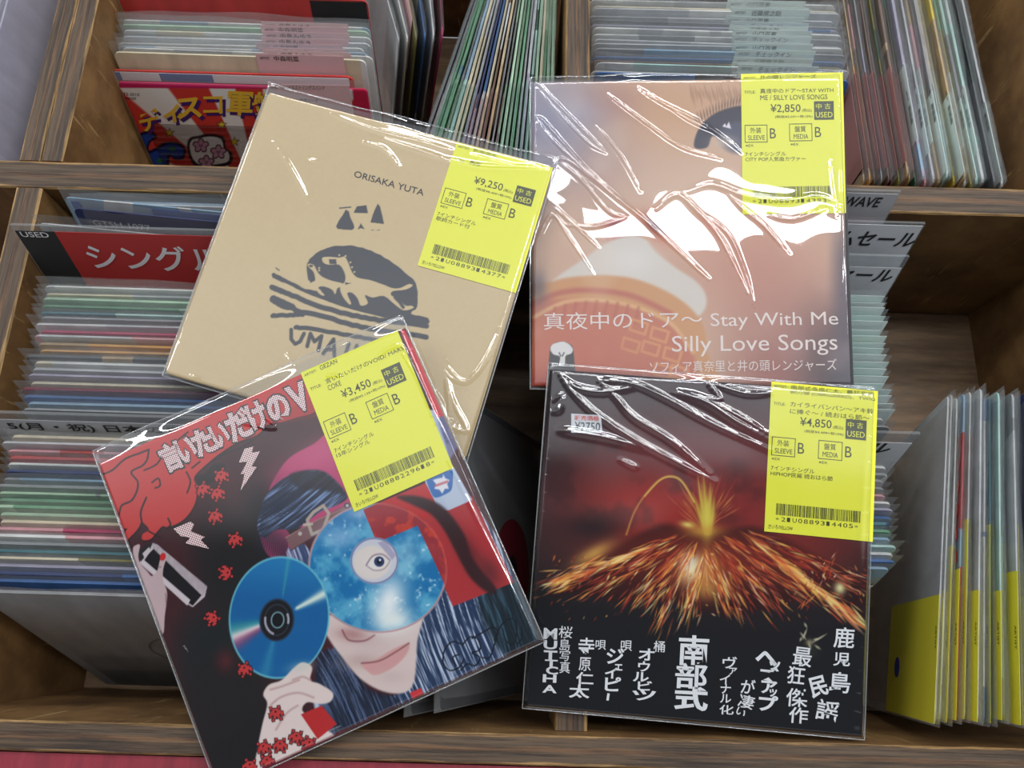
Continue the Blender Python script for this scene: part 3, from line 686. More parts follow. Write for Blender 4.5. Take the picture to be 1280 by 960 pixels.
def pouch(plane, parent, top, side, thick, creases, wrinkle, seed, lift=.0018, bottom=.0015, mat=None, cw=1.0):
    """clear outer bag: wrinkled front film with creases, plain back film, lip above the sleeve"""
    x0, x1, y0, y1 = -plane.w / 2 - side, plane.w / 2 + side, -plane.h / 2 - bottom, plane.h / 2 + top
    nx = ny = 460; gx, gy = np.meshgrid(np.linspace(x0, x1, nx), np.linspace(y0, y1, ny))
    e = np.minimum.reduce([gx - x0, x1 - gx, gy - y0]); prof = sst(0, side + .0022, e)
    lip = sst(plane.h / 2 - .002, y1, gy)
    z = (-thick * .5) * (1 - prof) + lift * prof
    z = z * (1 - lip) + lip * (-thick * .3 + .0012 * np.sin(gx * 60 + seed) + .0006 * np.sin(gx * 143 + seed * 2))
    r = (fbm(gx * 22 + seed, gy * 22, 2) - .5) * wrinkle
    k = np.zeros_like(gx)
    for pts, hgt, wd in creases:
        P = curve([plane.px(*p) for p in pts], False, 5); d = np.full(gx.shape, 1e9)
        along = np.linspace(0, 1, len(P) - 1); am = np.ones_like(gx)
        for a, b, t_ in zip(P[:-1], P[1:], along):
            vv = b - a; L = vv @ vv + 1e-12; t = np.clip(((gx - a[0]) * vv[0] + (gy - a[1]) * vv[1]) / L, 0, 1)
            dd = np.hypot(gx - a[0] - t * vv[0], gy - a[1] - t * vv[1]); m = dd < d
            d = np.where(m, dd, d); am = np.where(m, math.sin(.25 + 2.64 * t_), am)
        k = np.maximum(k, .62 * cw * hgt * np.exp(-(d / (.62 * cw * wd)) ** 2) * am)
    z = z + (r + k) * prof * (1 - .5 * lip)
    v = np.stack([gx, gy, z], -1).reshape(-1, 3); idx = np.arange(nx * ny).reshape(ny, nx)
    q = np.stack([idx[:-1, :-1], idx[:-1, 1:], idx[1:, 1:], idx[1:, :-1]], -1).reshape(-1, 4)
    bx = np.linspace(x0, x1, 24); by = np.linspace(y0, y1 - .002, 12); hx, hy = np.meshgrid(bx, by)
    e2 = np.minimum.reduce([hx - x0, x1 - hx, hy - y0]); p2 = sst(0, side + .0022, e2); hz = (-thick * .5) * (1 - p2) + (-thick - .0005) * p2
    l2 = sst(plane.h / 2 - .002, y1, hy); hz = hz * (1 - l2) + l2 * (-thick * .6)
    v2 = np.stack([hx, hy, hz], -1).reshape(-1, 3); id2 = np.arange(24 * 12).reshape(12, 24) + nx * ny
    q2 = np.stack([id2[:-1, :-1], id2[1:, :-1], id2[1:, 1:], id2[:-1, 1:]], -1).reshape(-1, 4)
    me = bpy.data.meshes.new('plastic_bag'); me.from_pydata(np.vstack([v, v2]).tolist(), [], q.tolist() + q2.tolist())
    me.materials.append(mat or BAGC); me.polygons.foreach_set('use_smooth', [True] * len(me.polygons)); me.update()
    bag = link(bpy.data.objects.new('plastic_bag', me), parent)
    mb = MB()                                            # welded side and bottom seams
    def tube(path, rad):
        n = 6; v = []; f = []
        for i, p in enumerate(path):
            d = np.array(path[min(i + 1, len(path) - 1)]) - np.array(path[max(i - 1, 0)]); d = d / np.linalg.norm(d)
            s_ = np.array([-d[1], d[0], 0]); u = np.array([0, 0, 1.0])
            v += [np.array(p) + rad * (math.cos(a) * s_ + math.sin(a) * u) for a in np.arange(n) / n * 6.2832]
        f = [(i * n + k_, i * n + (k_ + 1) % n, (i + 1) * n + (k_ + 1) % n, (i + 1) * n + k_) for i in range(len(path) - 1) for k_ in range(n)]
        mb.add(v, f)
    zs = -thick * .5
    tube([(x0, y, zs) for y in np.linspace(y1 - .001, y0, 14)] + [(x, y0, zs) for x in np.linspace(x0, x1, 14)[1:]] + [(x1, y, zs) for y in np.linspace(y0, y1 - .001, 14)[1:]], .00035)
    lipz = z[-1]
    tube([(gx[-1, i], y1, lipz[i]) for i in range(0, nx, 6)], .0003)
    mb.build('seam', SEAM, bag, True)
    return bag

def price_sticker(plane, parent, quad, artist, title, price, net, lines, code, z=.0004):
    """the shop's yellow sticker; quad = its corners TL, TR, BL"""
    TL, TR, BL = (plane.px(*p) for p in quad); U, V = TR - TL, BL - TL
    P = lambda u, v: TL + u * U + v * V
    mb = MB(); mb.slab([P(0, 1), P(1, 1), P(1, 0), P(0, 0)], z - .00012, z); st = mb.build('price_sticker', YELLOW, parent)
    mb = MB(); zz = z + .00012
    def T(s, u0, u1, v0, v1, mi=0, bold=0.0): write(mb, s, P(u0, v1), (u1 - u0) * U, (v0 - v1) * V, zz + (.0001 if mi == 2 else 0), mi, bold)
    def rect(u0, v0, u1, v1, mi=0): mb.flat([P(u0, v1), P(u1, v1), P(u1, v0), P(u0, v0)], zz, mi)
    def frame(u0, v0, u1, v1, t=.006): rect(u0, v0, u1, v0 + t * .75); rect(u0, v1 - t * .75, u1, v1); rect(u0, v0, u0 + t, v1); rect(u1 - t, v0, u1, v1)
    T('ARTIST:', .022, .15, .020, .037)
    for i, (s, ue) in enumerate(artist): T(s, .185, ue, .010 + .034 * i, .040 + .034 * i)
    b = .034 * (len(artist) - 1)
    T('TITLE:', .03, .14, .123 + b * .4, .142 + b * .4)
    for i, (s, ue) in enumerate(title): T(s, .187, ue, .108 + .048 * i + b * .4, .143 + .048 * i + b * .4)
    T(price, .285, .58, .222, .288, 0, .004); T('(税込)', .595, .69, .256, .283)
    T(f'(税抜{net}+税10%)', .33, .695, .302, .325)
    rect(.712, .205, .905, .338, 1); T('中', .730, .785, .222, .262, 2); T('古', .815, .872, .222, .262, 2); T('USED', .727, .890, .283, .322, 2)
    frame(.030, .368, .252, .494); T('外装', .082, .192, .386, .428); T('SLEEVE', .062, .225, .443, .476); T('B', .276, .335, .394, .466)
    frame(.466, .363, .690, .488); T('盤質', .518, .628, .381, .423); T('MEDIA', .508, .650, .438, .471); T('B', .716, .776, .389, .461)
    T('※EX', .036, .115, .507, .524); T('※EX', .476, .556, .502, .519)
    for i, (s, ue) in enumerate(lines): T(s, .034, ue, .560 + .037 * i, .592 + .037 * i)
    r = random.Random(code); u = .100
    while u < .874:
        wd = r.choice((.004, .004, .009)); rect(u, .808, min(u + wd, .878), .884); u += wd + r.choice((.004, .004, .008))
    for i, ch in enumerate(code): T(ch, .100 + .78 * i / len(code), .130 + .78 * i / len(code) + (0 if ch in '1*' else .008), .896 if ch != '*' else .902, .924 if ch != '*' else .918)
    T('きいろ/YELLOW', .036, .262, .950, .978)
    mb.build('sticker_print', [STINK, STBOX, YELLOW], st)
    return st
def pose(e, c): return Matrix.Translation(Vector(c)) @ Euler(e, 'XYZ').to_matrix().to_4x4()

GAIN = 1.0
def album(name, label, e, c, w, h):
    m = pose(e, c); r = empty(name, mat=m); tag(r, label, 'record', 'stickered singles laid on top of the bins'); return r, Plane(m, w, h)
def lettering(plane, parent, items, mat, z=.00022, name='lettering'):
    """items: (text, left px, right px, height px [, bold, shear]) — baseline-left and baseline-right on the photo"""
    mb = MB()
    for it in items:
        s, a, b, hp = it[:4]; bold = it[4] if len(it) > 4 else 0.0; sh = it[5] if len(it) > 5 else 0.0
        A, B = plane.px(*a), plane.px(*b); d = np.array(b, float) - np.array(a, float); L = np.hypot(*d); up = np.array([d[1], -d[0]]) / L * hp
        write(mb, s, A, B - A, plane.px(a[0] + up[0], a[1] + up[1]) - A, z, 0, bold, sh)
    return mb.build(name, mat, parent)
def stand(plane, parent, items, mat, z=.00022, name='lettering'):
    """single characters: (char, centre px, width px, height px, turn, bold)"""
    mb = MB()
    for s, cx, cy, wd, hp, tn, bold in items:
        c, n = math.cos(tn), math.sin(tn); ux, uy = np.array([c, n]) * wd, np.array([n, -c]) * hp
        o = np.array([cx, cy]) - ux / 2 - uy / 2; A = plane.px(*o)
        write(mb, s, A, plane.px(*(o + ux)) - A, plane.px(*(o + uy)) - A, z, 0, bold)
    return mb.build(name, mat, parent)

# ------------------------------------------------------------------ doll-face single (upper right)
r, pl = album('single_record', 'single with a blurred doll face cover and white title, overlapped by the black eruption single', (.20789, -.03659, .01974), (.1002, .21796, .0277), .18216, .18216)
A = Paint(pl, 400, 400, (206, 166, 140)); X, Y = A.X, A.Y
nz = fbm(X * .012, Y * .012, 3)
A.mix(sst(790, 650, X + .45 * (Y - 100)) * .85, (140, 136, 156))  # bluish-grey haze of the bag's reflection, painted into the cover's upper left
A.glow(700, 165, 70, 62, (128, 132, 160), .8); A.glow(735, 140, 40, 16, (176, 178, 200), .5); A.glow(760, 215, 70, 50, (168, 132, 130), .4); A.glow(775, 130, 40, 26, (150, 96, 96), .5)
A.glow(870, 250, 110, 70, (222, 190, 166), .7); A.glow(940, 330, 90, 70, (196, 132, 112), .8); A.glow(840, 140, 70, 50, (208, 160, 122), .7)
A.mix(sst(300, 470, Y) * sst(860, 980, X) * .8, (150, 84, 78)); A.mix(sst(330, 480, Y) * sst(965, 1050, X) * .95, (66, 54, 60)); A.mix(sst(1030, 1056, X) * sst(240, 330, Y) * .8, (80, 72, 84))
# eye with lashes and brow hairs
A.poly(curve([(868, 184), (872, 164), (886, 147), (905, 137), (930, 132), (965, 136), (990, 160), (985, 190), (950, 196), (915, 186), (892, 170), (884, 184)]), (62, 60, 74), 1.6)
A.ell(925, 172, 26, 20, (84, 86, 106), soft=4, alpha=.8); A.poly([(903, 158), (906, 154), (908, 158), (911, 152), (914, 161)], (236, 226, 232), .8); A.glow(905, 178, 16, 8, (206, 186, 172), .7)
for i in range(26):
    x = 872 + i * 3.4; y = 158 - 26 * math.sin(min(1.5, i * .075)); a = -1.9 + i * .035
    A.sparks([(x, y, x + 15 * math.cos(a), y + 17 * math.sin(a), 1.0, (92, 70, 62), .75)])
for i in range(40):
    x = 862 + i * 3; A.sparks([(x, 104 + rng.random() * 8, x + 4, 124 + rng.random() * 12, 1.2, (150, 112, 84), .5)])
# mouth corners and what it bites
A.glow(772, 286, 16, 15, (196, 92, 92), .9); A.glow(772, 286, 9, 8, (92, 66, 76), .9); A.glow(822, 284, 27, 17, (206, 112, 86), .9, .5); A.glow(822, 281, 15, 9, (84, 62, 72), .9, .6)
A.glow(868, 290, 30, 22, (210, 128, 112), .6)
A.poly(curve([(690, 352), (735, 320), (760, 303), (785, 295), (806, 299), (820, 315), (845, 335), (868, 350), (881, 366), (882, 384), (868, 396), (840, 380), (805, 362), (760, 345), (715, 352)]), (214, 202, 190), 3)
A.glow(790, 325, 30, 20, (226, 218, 212), .7)
A.poly(curve([(655, 372), (690, 352), (730, 345), (780, 346), (820, 358), (855, 378), (878, 405), (884, 440), (886, 500), (655, 500)]), (206, 146, 96), 3.0)
A.poly(curve([(655, 388), (700, 374), (745, 374), (790, 382), (835, 402), (862, 432), (872, 470), (872, 500), (655, 500)]), (196, 112, 84), 4)
A.line(curve([(666, 380), (700, 366), (740, 363), (790, 370), (838, 392)], False), (184, 92, 76), 7, 3, .8)
A.line(curve([(668, 396), (705, 378), (745, 375), (792, 383), (838, 404), (866, 440)], False), (226, 178, 122), 5, 2.5, .8)
for k in range(9): A.line([(690 + k * 13, 404 - 9 * math.sin(k * .39)), (694 + k * 13, 385 - 8 * math.sin(k * .39))], (178, 92, 72), 4, 2, .6)
for k, (x, y) in enumerate([(800, 405), (826, 415), (815, 432), (842, 440), (790, 428), (850, 462), (830, 460)]):
    A.line([(x - 10, y - 6), (x + 10, y), (x + 6, y + 13), (x - 13, y + 7), (x - 10, y - 6)], (224, 160, 96), 3, 1.6, .75)
A.mix(sst(440, 495, Y) * sst(900, 700, X) * .75, (150, 50, 46)); A.glow(730, 440, 60, 30, (196, 100, 80), .6); A.glow(672, 360, 12, 22, (84, 78, 92), .7)
A.mix(sst(.56, .75, nz) * .18, (240, 214, 196))
A.poly(curve([(687, 492), (687, 440), (692, 430), (702, 427), (712, 430), (717, 440), (717, 492)], True, 4), (60, 56, 58), .7)
T_ = [(699, 456), (700, 446), (692, 443), (688, 437), (690, 431), (697, 428), (704, 427), (711, 430), (716, 436), (714, 442), (707, 445), (706, 456)]
A.poly(curve(T_, True, 4), (226, 220, 218), .7); A.line([(699, 441), (701, 445)], (60, 56, 58), 1.4); A.line([(705, 441), (703, 445)], (60, 56, 58), 1.4)
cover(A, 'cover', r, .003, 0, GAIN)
mb = MB(); mb.slab([(pl.w / 2 - .0001, -pl.h / 2), (pl.w / 2 + .0010, -pl.h / 2), (pl.w / 2 + .0010, pl.h / 2), (pl.w / 2 - .0001, pl.h / 2)], -.003, -.0003); mb.build('spine', DARKCARD, r)
lettering(pl, r, [('真夜中のドア〜 Stay With Me', (680, 416), (1048, 411), 25), ('Silly Love Songs', (840, 446), (1047, 443.5), 26), ('ソフィア真奈里と井の頭レンジャーズ', (812, 466), (1046, 463), 14.5)], PINKINK)
price_sticker(pl, r, ((926, 93), (1053, 91), (928, 268)), [('井の頭レンジャーズ', .74)], [('真夜中のドア〜STAY WITH', .905), ('ME / SILLY LOVE SONGS', .845)], '¥2,850', '¥2,591', [('7インチシングル', .43), ('CITY POP人気曲カヴァー', .62)], '*21U0889314393*')
pouch(pl, r, .004, .0012, .003, [
    ([(668, 100), (690, 125), (720, 155), (757, 192)], .0011, .0016), ([(672, 112), (700, 145), (735, 180), (757, 192)], .0009, .0013),
    ([(676, 150), (680, 165), (715, 200), (760, 240), (800, 272), (850, 318), (885, 350)], .0013, .0020), ([(798, 112), (830, 132), (870, 152), (905, 175), (926, 192)], .0011, .0017),
    ([(826, 128), (860, 152), (900, 170)], .0008, .0013), ([(668, 190), (672, 150), (690, 165), (735, 215), (790, 262)], .0012, .0017), ([(676, 240), (700, 200), (740, 225), (775, 255)], .0011, .0016), ([(745, 160), (775, 195), (800, 240)], .0010, .0015), ([(672, 300), (690, 270), (712, 300), (742, 345)], .0010, .0015), ([(760, 120), (800, 150), (850, 185), (900, 200)], .0009, .0014), ([(700, 205), (725, 225), (760, 265), (782, 272)], .0010, .0018), ([(690, 258), (720, 285), (748, 312)], .0009, .0014),
    ([(692, 280), (740, 285), (780, 274)], .0008, .0015), ([(820, 262), (845, 245), (870, 265), (900, 300), (940, 380)], .0013, .0022), ([(880, 270), (910, 295), (930, 340), (942, 384)], .0010, .0017),
    ([(905, 236), (925, 260), (955, 285), (985, 320)], .0010, .002), ([(860, 240), (890, 232), (930, 246), (980, 252), (1020, 246), (1050, 256)], .0012, .0030), ([(960, 270), (990, 275), (1030, 262)], .0009, .002),
    ([(1046, 110), (1050, 190), (1052, 300), (1050, 380)], .0009, .0014), ([(1036, 195), (1042, 240), (1046, 270)], .0009, .0016)], .0011, 3.1)

# ------------------------------------------------------------------ eruption single (lower right)
r, pl = album('single_record', 'black single with an erupting volcano cover and brush lettering, lower right', (.1961, -.02382, -.05666), (.10426, .03771, .01156), .1765, .18)
A = Paint(pl, 440, 440, (22, 23, 28)); X, Y = A.X, A.Y
nz = fbm(X * .02, Y * .02, 4)
A.mix(sst(760, 640, Y) * .8, (46, 38, 42)); A.mix(sst(690, 560, Y) * sst(680, 760, X) * .5, (66, 52, 56))
A.glow(850, 620, 150, 75, (150, 44, 40), .95); A.glow(980, 640, 110, 80, (140, 40, 38), .85); A.glow(860, 570, 130, 50, (104, 50, 54), .6); A.glow(800, 640, 70, 40, (170, 46, 38), .8)
A.mix(sst(.5, .7, nz) * sst(700, 640, Y) * sst(500, 570, Y) * .35, (40, 24, 28))
A.glow(1050, 560, 60, 90, (96, 34, 36), .5)
A.glow(740, 660, 40, 20, (26, 24, 30), .8)
# cone
A.poly(curve([(690, 745), (700, 728), (740, 706), (790, 672), (830, 655), (862, 664), (900, 664), (940, 658), (980, 672), (1030, 700), (1085, 730), (1085, 764), (1062, 770), (1010, 748), (960, 760), (900, 768), (840, 752), (780, 752), (730, 742)], True, 5), (44, 14, 16), 6, .8)
A.glow(890, 700, 150, 36, (140, 44, 30), .7)
rs = random.Random(5); segs = []
hot = [(255, 236, 150), (250, 190, 90), (236, 130, 60), (205, 80, 48), (150, 40, 34), (255, 214, 170)]
def flow(x0, y0, x1, y1, spread, n, wts, lmin=8, lmax=34, wd=(.5, 1.15), al=(.3, .9)):
    for _ in range(int(n * .62)):
        t = rs.random() ** .8; px_, py_ = x0 + (x1 - x0) * t, y0 + (y1 - y0) * t
        sp = spread * (.25 + t); ox = rs.gauss(0, sp * .5); oy = rs.gauss(0, sp * .35)
        dx, dy = x1 - x0, y1 - y0; L = math.hypot(dx, dy); a = math.atan2(dy, dx) + rs.gauss(0, .13); ln = rs.uniform(lmin, lmax)
        segs.append((px_ + ox, py_ + oy, px_ + ox + ln * math.cos(a), py_ + oy + ln * math.sin(a), rs.uniform(*wd), rs.choices(hot, wts)[0], rs.uniform(*al)))
flow(850, 668, 690, 735, 16, 190, (2, 4, 5, 5, 4, 1)); flow(860, 668, 735, 742, 18, 170, (2, 3, 5, 5, 4, 1)); flow(868, 672, 800, 752, 22, 220, (3, 4, 5, 5, 4, 1)); flow(872, 676, 830, 768, 14, 140, (3, 4, 5, 4, 3, 1))
flow(880, 690, 860, 760, 12, 120, (5, 5, 4, 3, 2, 1)); flow(880, 680, 915, 758, 18, 200, (3, 4, 5, 4, 4, 1)); flow(890, 676, 960, 752, 22, 220, (1, 3, 4, 5, 5, 1)); flow(900, 668, 1000, 735, 24, 200, (1, 2, 4, 6, 5, 1))
flow(920, 660, 1062, 768, 10, 190, (4, 5, 5, 3, 2, 1), 14, 46); flow(935, 670, 1064, 770, 6, 90, (6, 5, 3, 2, 1, 1), 16, 50, (1.0, 2.0)); flow(930, 662, 1080, 735, 16, 140, (1, 2, 4, 6, 5, 2)); flow(760, 690, 690, 728, 6, 60, (4, 5, 4, 2, 1, 1))
flow(820, 680, 700, 728, 7, 110, (6, 6, 4, 2, 1, 1), 12, 30, (1.0, 2.0)); flow(1045, 690, 1010, 752, 20, 70, (2, 3, 4, 5, 4, 2), 4, 14)
for _ in range(160):
    x, y = rs.uniform(690, 1080), rs.uniform(690, 772); a = rs.uniform(.4, 1.2) if x > 880 else rs.uniform(1.9, 2.7); ln = rs.uniform(3, 9)
    segs.append((x, y, x + ln * math.cos(a), y + ln * math.sin(a), rs.uniform(.6, 1.1), rs.choices(hot, (1, 2, 4, 5, 4, 2))[0], rs.uniform(.3, .9)))
for _ in range(90):
    a = rs.uniform(-2.7, -.45); d0 = rs.uniform(4, 40); ln = rs.uniform(10, 46)
    segs.append((880 + d0 * math.cos(a) * .8, 662 + d0 * math.sin(a), 880 + (d0 + ln) * math.cos(a) * .8, 662 + (d0 + ln) * math.sin(a), rs.uniform(.6, 1.1), rs.choice([(226, 190, 80), (200, 110, 60), (180, 70, 50)]), rs.uniform(.2, .55)))
A.glow(878, 716, 26, 24, (250, 170, 80), .7); A.glow(864, 712, 12, 16, (255, 240, 190), .9, .5); A.glow(742, 692, 26, 9, (245, 190, 90), .7, -.5); A.glow(860, 700, 9, 8, (225, 240, 225), .8); A.glow(1050, 735, 7, 8, (240, 236, 170), .9); A.glow(885, 738, 14, 12, (240, 180, 90), .5); A.glow(860, 656, 9, 4, (236, 220, 110), .9, .2)
A.sparks(segs)
A.line(curve([(783, 668), (793, 640), (807, 618), (824, 600), (838, 595), (850, 599), (860, 612), (867, 626)], False), (206, 140, 66), 2.2, 1.4, .8)
A.line(curve([(806, 620), (824, 601), (838, 596), (852, 602), (868, 628)], False), (226, 200, 90), 1.8, 1.2, .8)
for x0, x1, y1 in ((884, 872, 598), (886, 888, 604), (882, 866, 616), (884, 879, 590), (888, 893, 622), (882, 875, 630), (885, 883, 620)): A.sparks([(x0, 668, x1, y1, 2.4, (206, 190, 70), .75)])
A.glow(884, 648, 7, 26, (224, 204, 84), .9); A.glow(880, 664, 22, 8, (210, 160, 60), .75)
A.glow(1010, 815, 12, 9, (60, 60, 50), .5)
for x0, y0, x1, y1 in ((1003, 800, 1009, 785), (1009, 785, 1005, 778), (1014, 804, 1034, 792), (1002, 796, 1000, 802), (1018, 806, 1026, 812), (1016, 800, 1024, 798), (1000, 790, 1008, 800), (1010, 802, 1014, 812)): A.sparks([(x0, y0, x1, y1, 1.3, (198, 190, 160), .9)])
A.glow(1012, 803, 5, 4, (150, 140, 110), .9)
cover(A, 'cover', r, .003, 0, GAIN)
B_ = .03
stand(pl, r, [(c, x, y, w_, h_, t, b) for c, x, y, w_, h_, t, b in [
    ('M', 688, 792, 17, 14, .05, B_), ('U', 688, 806, 17, 11, .05, B_), ('T', 688, 819, 17, 12, .05, B_), ('T', 689, 829, 16, 9, .05, B_), ('C', 690, 838, 15, 10, .05, B_), ('H', 687, 848, 17, 10, .05, B_), ('A', 687, 861, 18, 10, .05, B_),
    ('桜', 707, 790, 17, 15, .05, .004), ('島', 706, 806, 13, 15, .05, .004), ('写', 706, 820, 13, 12, .05, .004), ('真', 706, 834, 13, 15, .05, .004),
    ('寺', 733, 808, 20, 22, .04, .012), ('原', 731, 830, 15, 17, .04, .006), ('仁', 731, 848, 22, 16, .04, .02), ('太', 724, 864, 26, 17, .04, .025),
    ('唄', 751, 806, 13, 12, .05, .004), ('唄', 783, 807, 14, 13, .05, .004), ('ジ', 769, 820, 22, 20, .05, .022), ('ェ', 773, 834, 10, 8, .05, .02), ('イ', 764, 841, 16, 14, .05, .025), ('ピ', 766, 855, 20, 18, .05, .025), ('|', 760, 871, 3, 9, .15, .0),
    ('桶', 824, 808, 14, 14, .05, .006), ('オ', 808, 818, 20, 15, .05, .022), ('ウ', 805, 833, 15, 13, .05, .02), ('ル', 801, 846, 20, 12, .05, .025), ('ビ', 806, 857, 18, 12, .05, .02), ('ツ', 805, 869, 30, 13, .04, .028),
    ('南', 867, 813, 38, 38, .05, .02), ('部', 864, 845, 40, 32, .05, .02), ('式', 864, 873, 42, 30, .05, .034),
    ('ヴ', 912, 828, 18, 15, .05, .012), ('ァ', 916, 839, 10, 9, .05, .01), ('イ', 906, 849, 13, 12, .05, .012), ('ナ', 907, 861, 13, 12, .05, .012), ('ル', 907, 873, 14, 11, .05, .012), ('化', 908, 887, 18, 12, .05, .012),
    ('が', 935, 858, 18, 18, .1, .012), ('凄', 933, 877, 20, 17, .25, .012), ('い', 926, 890, 12, 9, .5, .012),
    ('ヘ', 958, 823, 28, 18, .1, .04), ('ッ', 968, 832, 14, 12, .1, .03), ('ズ', 960, 843, 26, 18, .1, .035), ('ア', 961, 859, 20, 16, .1, .03), ('ッ', 966, 866, 10, 10, .1, .03), ('プ', 960, 879, 24, 20, .1, .035),
    ('最', 1003, 821, 24, 24, .12, .010), ('狂', 995, 844, 22, 22, .12, .012), ('傑', 996, 872, 27, 23, .08, .010), ('作', 998, 894, 24, 20, .08, .014),
    ('鹿', 1055, 797, 26, 26, .06, .012), ('児', 1052, 824, 21, 17, .05, .014), ('島', 1050, 853, 26, 26, .08, .012), ('民', 1023, 858, 22, 26, -.25, .024), ('謡', 1034, 888, 28, 26, .2, .012)]], WHITEINK)
mb = MB(); q = pl.pts([(714, 541), (753, 541), (751, 519), (714, 517)]); mb.slab(q, .0002, .0003); tg = mb.build('small_price_label', PALECARD, r)
lettering(pl, tg, [('¥2750', (718, 538), (750, 539), 11, .012)], GREYINK, .0004); lettering(pl, tg, [('販売価格', (718, 525.5), (749, 526.5), 6.5, .015)], REDINK, .0004)
price_sticker(pl, r, ((964, 477), (1097, 489), (955, 664)), [('南部式寺原仁太、最狂音術', .965), ('師刃頭 (OBRIGARRD)、TWIG', .975)], [('カイライバンバン〜アキ鈴', .965), ('に捧ぐ〜 / 続おはら節〜', .93)], '¥4,850', '¥4,409', [('7インチシングル', .44), ('HIPHOP民謡 続おはら節', .61)], '*21U0889314405*')
pouch(pl, r, .0035, .0012, .003, [
    ([(697, 463), (715, 490), (745, 518), (790, 548), (840, 575), (892, 602)], .0013, .0018), ([(748, 476), (770, 498), (792, 522), (840, 552), (885, 592)], .0012, .0018), ([(748, 476), (790, 480), (830, 497), (890, 530), (960, 562)], .0012, .0018),
    ([(840, 490), (880, 502), (920, 528), (958, 548)], .0012, .0028), ([(700, 470), (720, 485), (755, 490), (800, 482)], .0010, .0020), ([(882, 476), (898, 498), (888, 502), (930, 525), (962, 545)], .0011, .0018),
    ([(890, 480), (930, 492), (962, 492)], .0009, .0016), ([(700, 538), (715, 540), (760, 548), (812, 562)], .0010, .0022), ([(692, 500), (702, 496), (700, 512), (690, 515)], .0009, .0016),
    ([(775, 575), (790, 582), (795, 584)], .0008, .0013), ([(1090, 500), (1082, 640), (1076, 780), (1070, 905)], .0012, .0020), ([(1078, 800), (1074, 830), (1070, 880)], .0008, .0014), ([(683, 560), (676, 660), (668, 760)], .0007, .0012)], .0014, 7.7, cw=1.5)

# ------------------------------------------------------------------ kraft single (upper left)
r, pl = album('single_record', 'plain kraft card single with a black linocut of two animals, upper left', (.1347, -.00376, -.25996), (-.08763, .18717, .02938), .177, .177)
K, D = (208, 184, 142), (66, 68, 74)
A = Paint(pl, 400, 400, K); X, Y = A.X, A.Y
A.mix((fbm(X * .35, Y * .35, 3) - .35) * .16, (170, 140, 96)); A.mix((fbm(X * .05, Y * .05, 3) - .4) * .15, (228, 206, 168))
for P in ([(424, 259.5), (439, 258), (439, 259.6), (424, 261)], [(432, 262), (429, 268), (424, 275), (420, 283), (422, 286), (430, 287), (440, 287.5), (443, 285), (442, 280), (438, 272), (436, 264)], [(446, 258), (458, 256.5), (460, 266.5), (442, 266)], [(472, 254.5), (466, 268), (463, 278), (480, 280), (478, 270), (475, 258)], [(451, 279), (447, 287), (451, 285), (456, 287)], [(464, 287.5), (467, 287), (467, 288.2)], [(470, 288), (475, 286.8), (474, 288)]):
    A.poly(P, D, .5)
j = lambda P: [(x + .35 * math.sin(y * 2.1), y + .5 * math.sin(x * 1.7)) for x, y in P]
A.poly(j(curve([(384, 331), (388, 323), (398, 315), (412, 309), (430, 307), (448, 308.5), (470, 316), (492, 329), (510, 344), (519, 352), (522, 366), (521, 384), (514, 392), (535, 398), (533, 405), (505, 402), (478, 396), (450, 390), (420, 381), (392, 370), (365, 358), (352, 352), (341, 347), (341, 341), (350, 345), (364, 352), (382, 361), (402, 364), (396, 360), (388, 353), (384, 345)], True, 4)), D, .6)
A.poly(curve([(403, 322), (412, 321), (424, 322), (431, 321), (436, 330), (440, 340), (447, 347), (462, 350), (480, 356), (490, 360), (500, 360), (511, 355), (516, 357), (507, 362), (491, 364), (489, 369), (498, 374), (507, 382), (514, 382), (517, 385), (505, 388), (494, 381), (480, 370), (466, 372), (456, 369), (460, 379), (451, 382), (447, 373), (440, 366), (434, 367), (439, 379), (436, 380), (428, 370), (425, 359), (431, 352), (431, 342), (424, 331), (411, 331), (404, 328)], True, 3), K, .6)
A.poly(curve([(385, 330), (392, 331), (397, 340), (403, 346), (415, 351), (428, 354), (430, 358), (422, 360), (419, 368), (415, 362), (404, 358), (398, 360), (406, 369), (400, 368), (392, 359), (387, 356), (391, 352), (394, 350), (392, 340), (386, 334)], True, 3), K, .6)
A.poly([(411, 324), (420, 324), (421, 330), (412, 330)], D, .6); A.poly([(386, 331), (391, 331), (391, 334), (387, 334)], D, .5)
A.poly([(431, 353), (439, 354), (432, 356)], D, .5); A.line([(494, 372), (500, 378), (504, 384)], D, 4, 1)
for q in ((399, 335), (424, 319), (432, 320), (438, 328), (440, 334), (443, 340), (399, 338)): A.ell(*q, 1.2, 1.2, K, soft=.5)
for P, wd in (([(340, 359), (352, 364), (372, 372), (400, 383), (436, 393), (480, 401), (533, 407)], 6.5), ([(341, 372), (352, 377), (365, 383), (372, 389), (400, 394), (436, 405), (480, 414), (533, 421)], 6.5), ([(341, 394.5), (362, 394), (378, 393)], 5.5), ([(370, 409), (395, 412), (430, 418), (470, 425), (500, 428)], 5.5), ([(341, 374), (352, 381), (362, 384)], 8)):
    A.line(j(curve(P, False, 8)), D, wd, .7)
A.line([(345, 335), (349, 338)], D, 1.4, .5)
for P in ([(364, 412), (364, 424), (369, 430), (375, 427), (380, 417)], [(384, 433), (388, 417), (393, 427), (402, 420), (398, 438)], [(404, 442), (417, 424), (418, 445)], [(409, 437), (418, 437)], [(436, 430), (431, 446)], [(446, 432), (440, 450)]): A.line(P, D, 4.6, .7)
cover(A, 'cover', r, .0034, .004, GAIN)
lettering(pl, r, [('ORISAKA YUTA', (442, 221), (529, 245), 8, .004)], INK)
